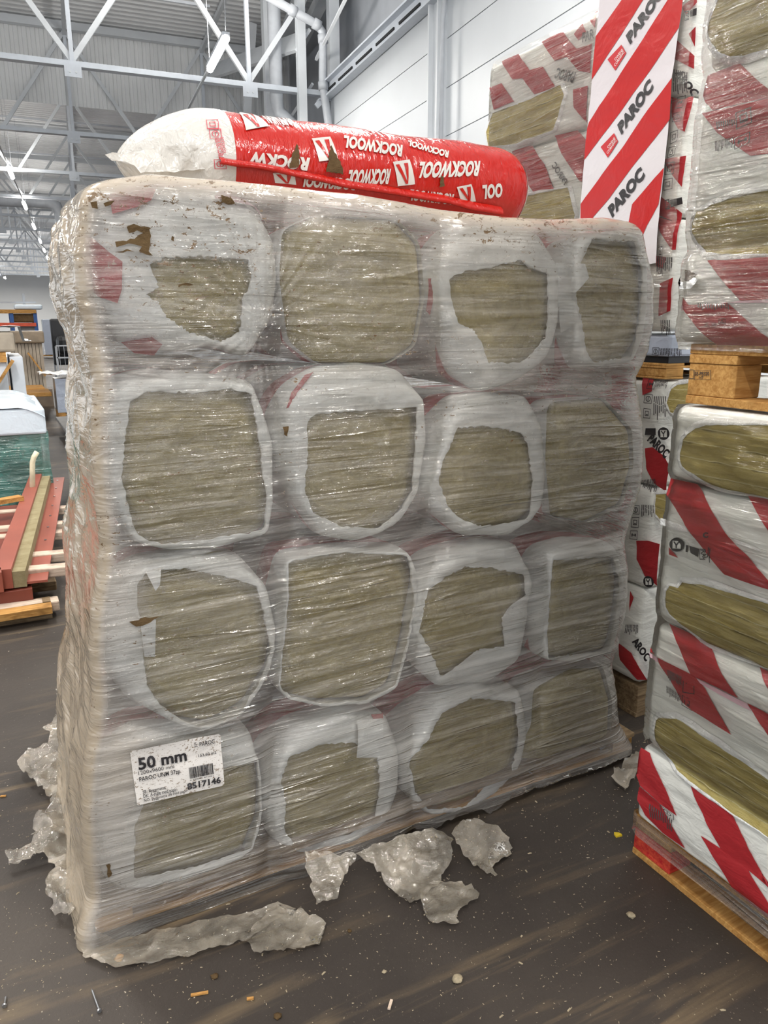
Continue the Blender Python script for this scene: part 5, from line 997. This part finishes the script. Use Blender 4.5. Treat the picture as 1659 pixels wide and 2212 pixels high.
# litter
def screw(p, q, lb):
    a = at(*p, 2, .006); b = at(*q, 2, .006); d = b-a; t = thing('screw', lb, 'screw', a-[0, 0, .006], 'screws')
    MB().tubep([a, a+d*.9, b], [.0022, .0026, .0005], 8).build('shank', M['metal'], t); d = d/np.linalg.norm(d); MB().tubep([a-d*.006, a-d*.002, a+d*.004], [.0055, .006, .0025], 10).build('head', M['metal'], t)
screw((214, 2181), (198, 2136), 'zinc screw lying on the floor, longer one near the bottom edge'); screw((10, 2170), (13, 2152), 'small zinc screw at the bottom left picture corner')
for k, (a, b, mt, lb) in enumerate((((412,2150),(450,2143),'pine','flat wood splinter on the floor below the torn strip'), ((533,2158),(548,2156),'pine','small bright wood chip on the floor'), ((1,1720),(13,1719),'pine','thin wood splinter at the left picture edge'), ((840,2180),(846,2160),'palewood','white chip of paper or wood near the bottom middle'))):
    p, q = at(*a, 2, .004), at(*b, 2, .004); MB().beam(p, q, .007, .004).build('wood_splinter', M[mt]); tag(C.objects[-1], lb, 'splinter')
q = at(1334, 1805, 2, 0); MB().hexa([q+np.array(v)*.012 for v in ((-1, -.5, 0), (1, -.8, 0), (1, .6, 0), (-.6, .8, 0), (-1, -.5, .4), (.8, -.8, .7), (1, .6, .3), (-.6, .8, .8))]).build('yellow_scrap', M['yellow']); tag(C.objects[-1], 'tiny yellow scrap on the floor before the near right tower', 'scrap')
def blob(x, y, r, mt, lb, cat):
    q = at(x, y, 2, 0); bm = bmesh.new(); bmesh.ops.create_icosphere(bm, subdivisions=2, radius=r)
    for v in bm.verts: v.co *= 1+.5*(random.random()-.5); v.co.z *= .5; v.co.z += r*.35
    V = [tuple(q+np.array([v.co.x, v.co.y, max(0.0, v.co.z)])) for v in bm.verts]; Fc = [[v.index for v in f.verts] for f in bm.faces]; bm.free(); return tag(mesh('dirt_lump', V, Fc, M[mt], smooth=True), lb, cat, 'lumps of dirt on the floor')
for x, y, r, lb in ((463, 2112, .010, 'dark pebble-like lump on the floor'), (600, 2197, .010, 'dark lump near the bottom edge'), (755, 2012, .006, 'round grey pebble below the torn leaf of film'), (1362, 1979, .012, 'pale grey lump of plaster before the near tower'), (988, 2118, .014, 'pale flattened spot of plaster at the bottom'), (830, 2100, .006, 'small crumb on the floor, middle')): blob(x, y, r, 'crumb' if x > 800 else 'clump', lb, 'lump')
blob(258, 2072, .012, 'pine', 'straw-coloured tuft of shavings by the stack corner', 'shavings')
rng = np.random.RandomState(8); V = []; Fc = []
for k in range(4200):
    x = rng.uniform(-.6, 2.2); y = rng.uniform(.55, 2.6)*(1 if rng.rand() < .8 else .8)
    if (x > .02 and x < 2.1 and y > 1.83) or (x > 1.6 and y < 1.47): continue
    s = rng.uniform(.0006, .0018)*(1 if rng.rand() < .95 else 2.2); an = rng.uniform(0, PI); el = rng.uniform(1, 2.4); c_, s_ = math.cos(an), math.sin(an); b = len(V)
    for dx, dy, dz in ((-el, -.6, 0), (el, -.6, 0), (el*.7, .7, 0), (-el*.8, .5, 0), (0, 0, 1.1)): V.append((x+s*(dx*c_-dy*s_), y+s*(dx*s_+dy*c_), .0005+s*dz))
    Fc += [(b, b+1, b+4), (b+1, b+2, b+4), (b+2, b+3, b+4), (b+3, b, b+4)]
tag(mesh('floor_crumbs', V, Fc, M['crumb']), 'fine pale crumbs and chips strewn over the dark floor', 'crumbs', None, 'stuff')
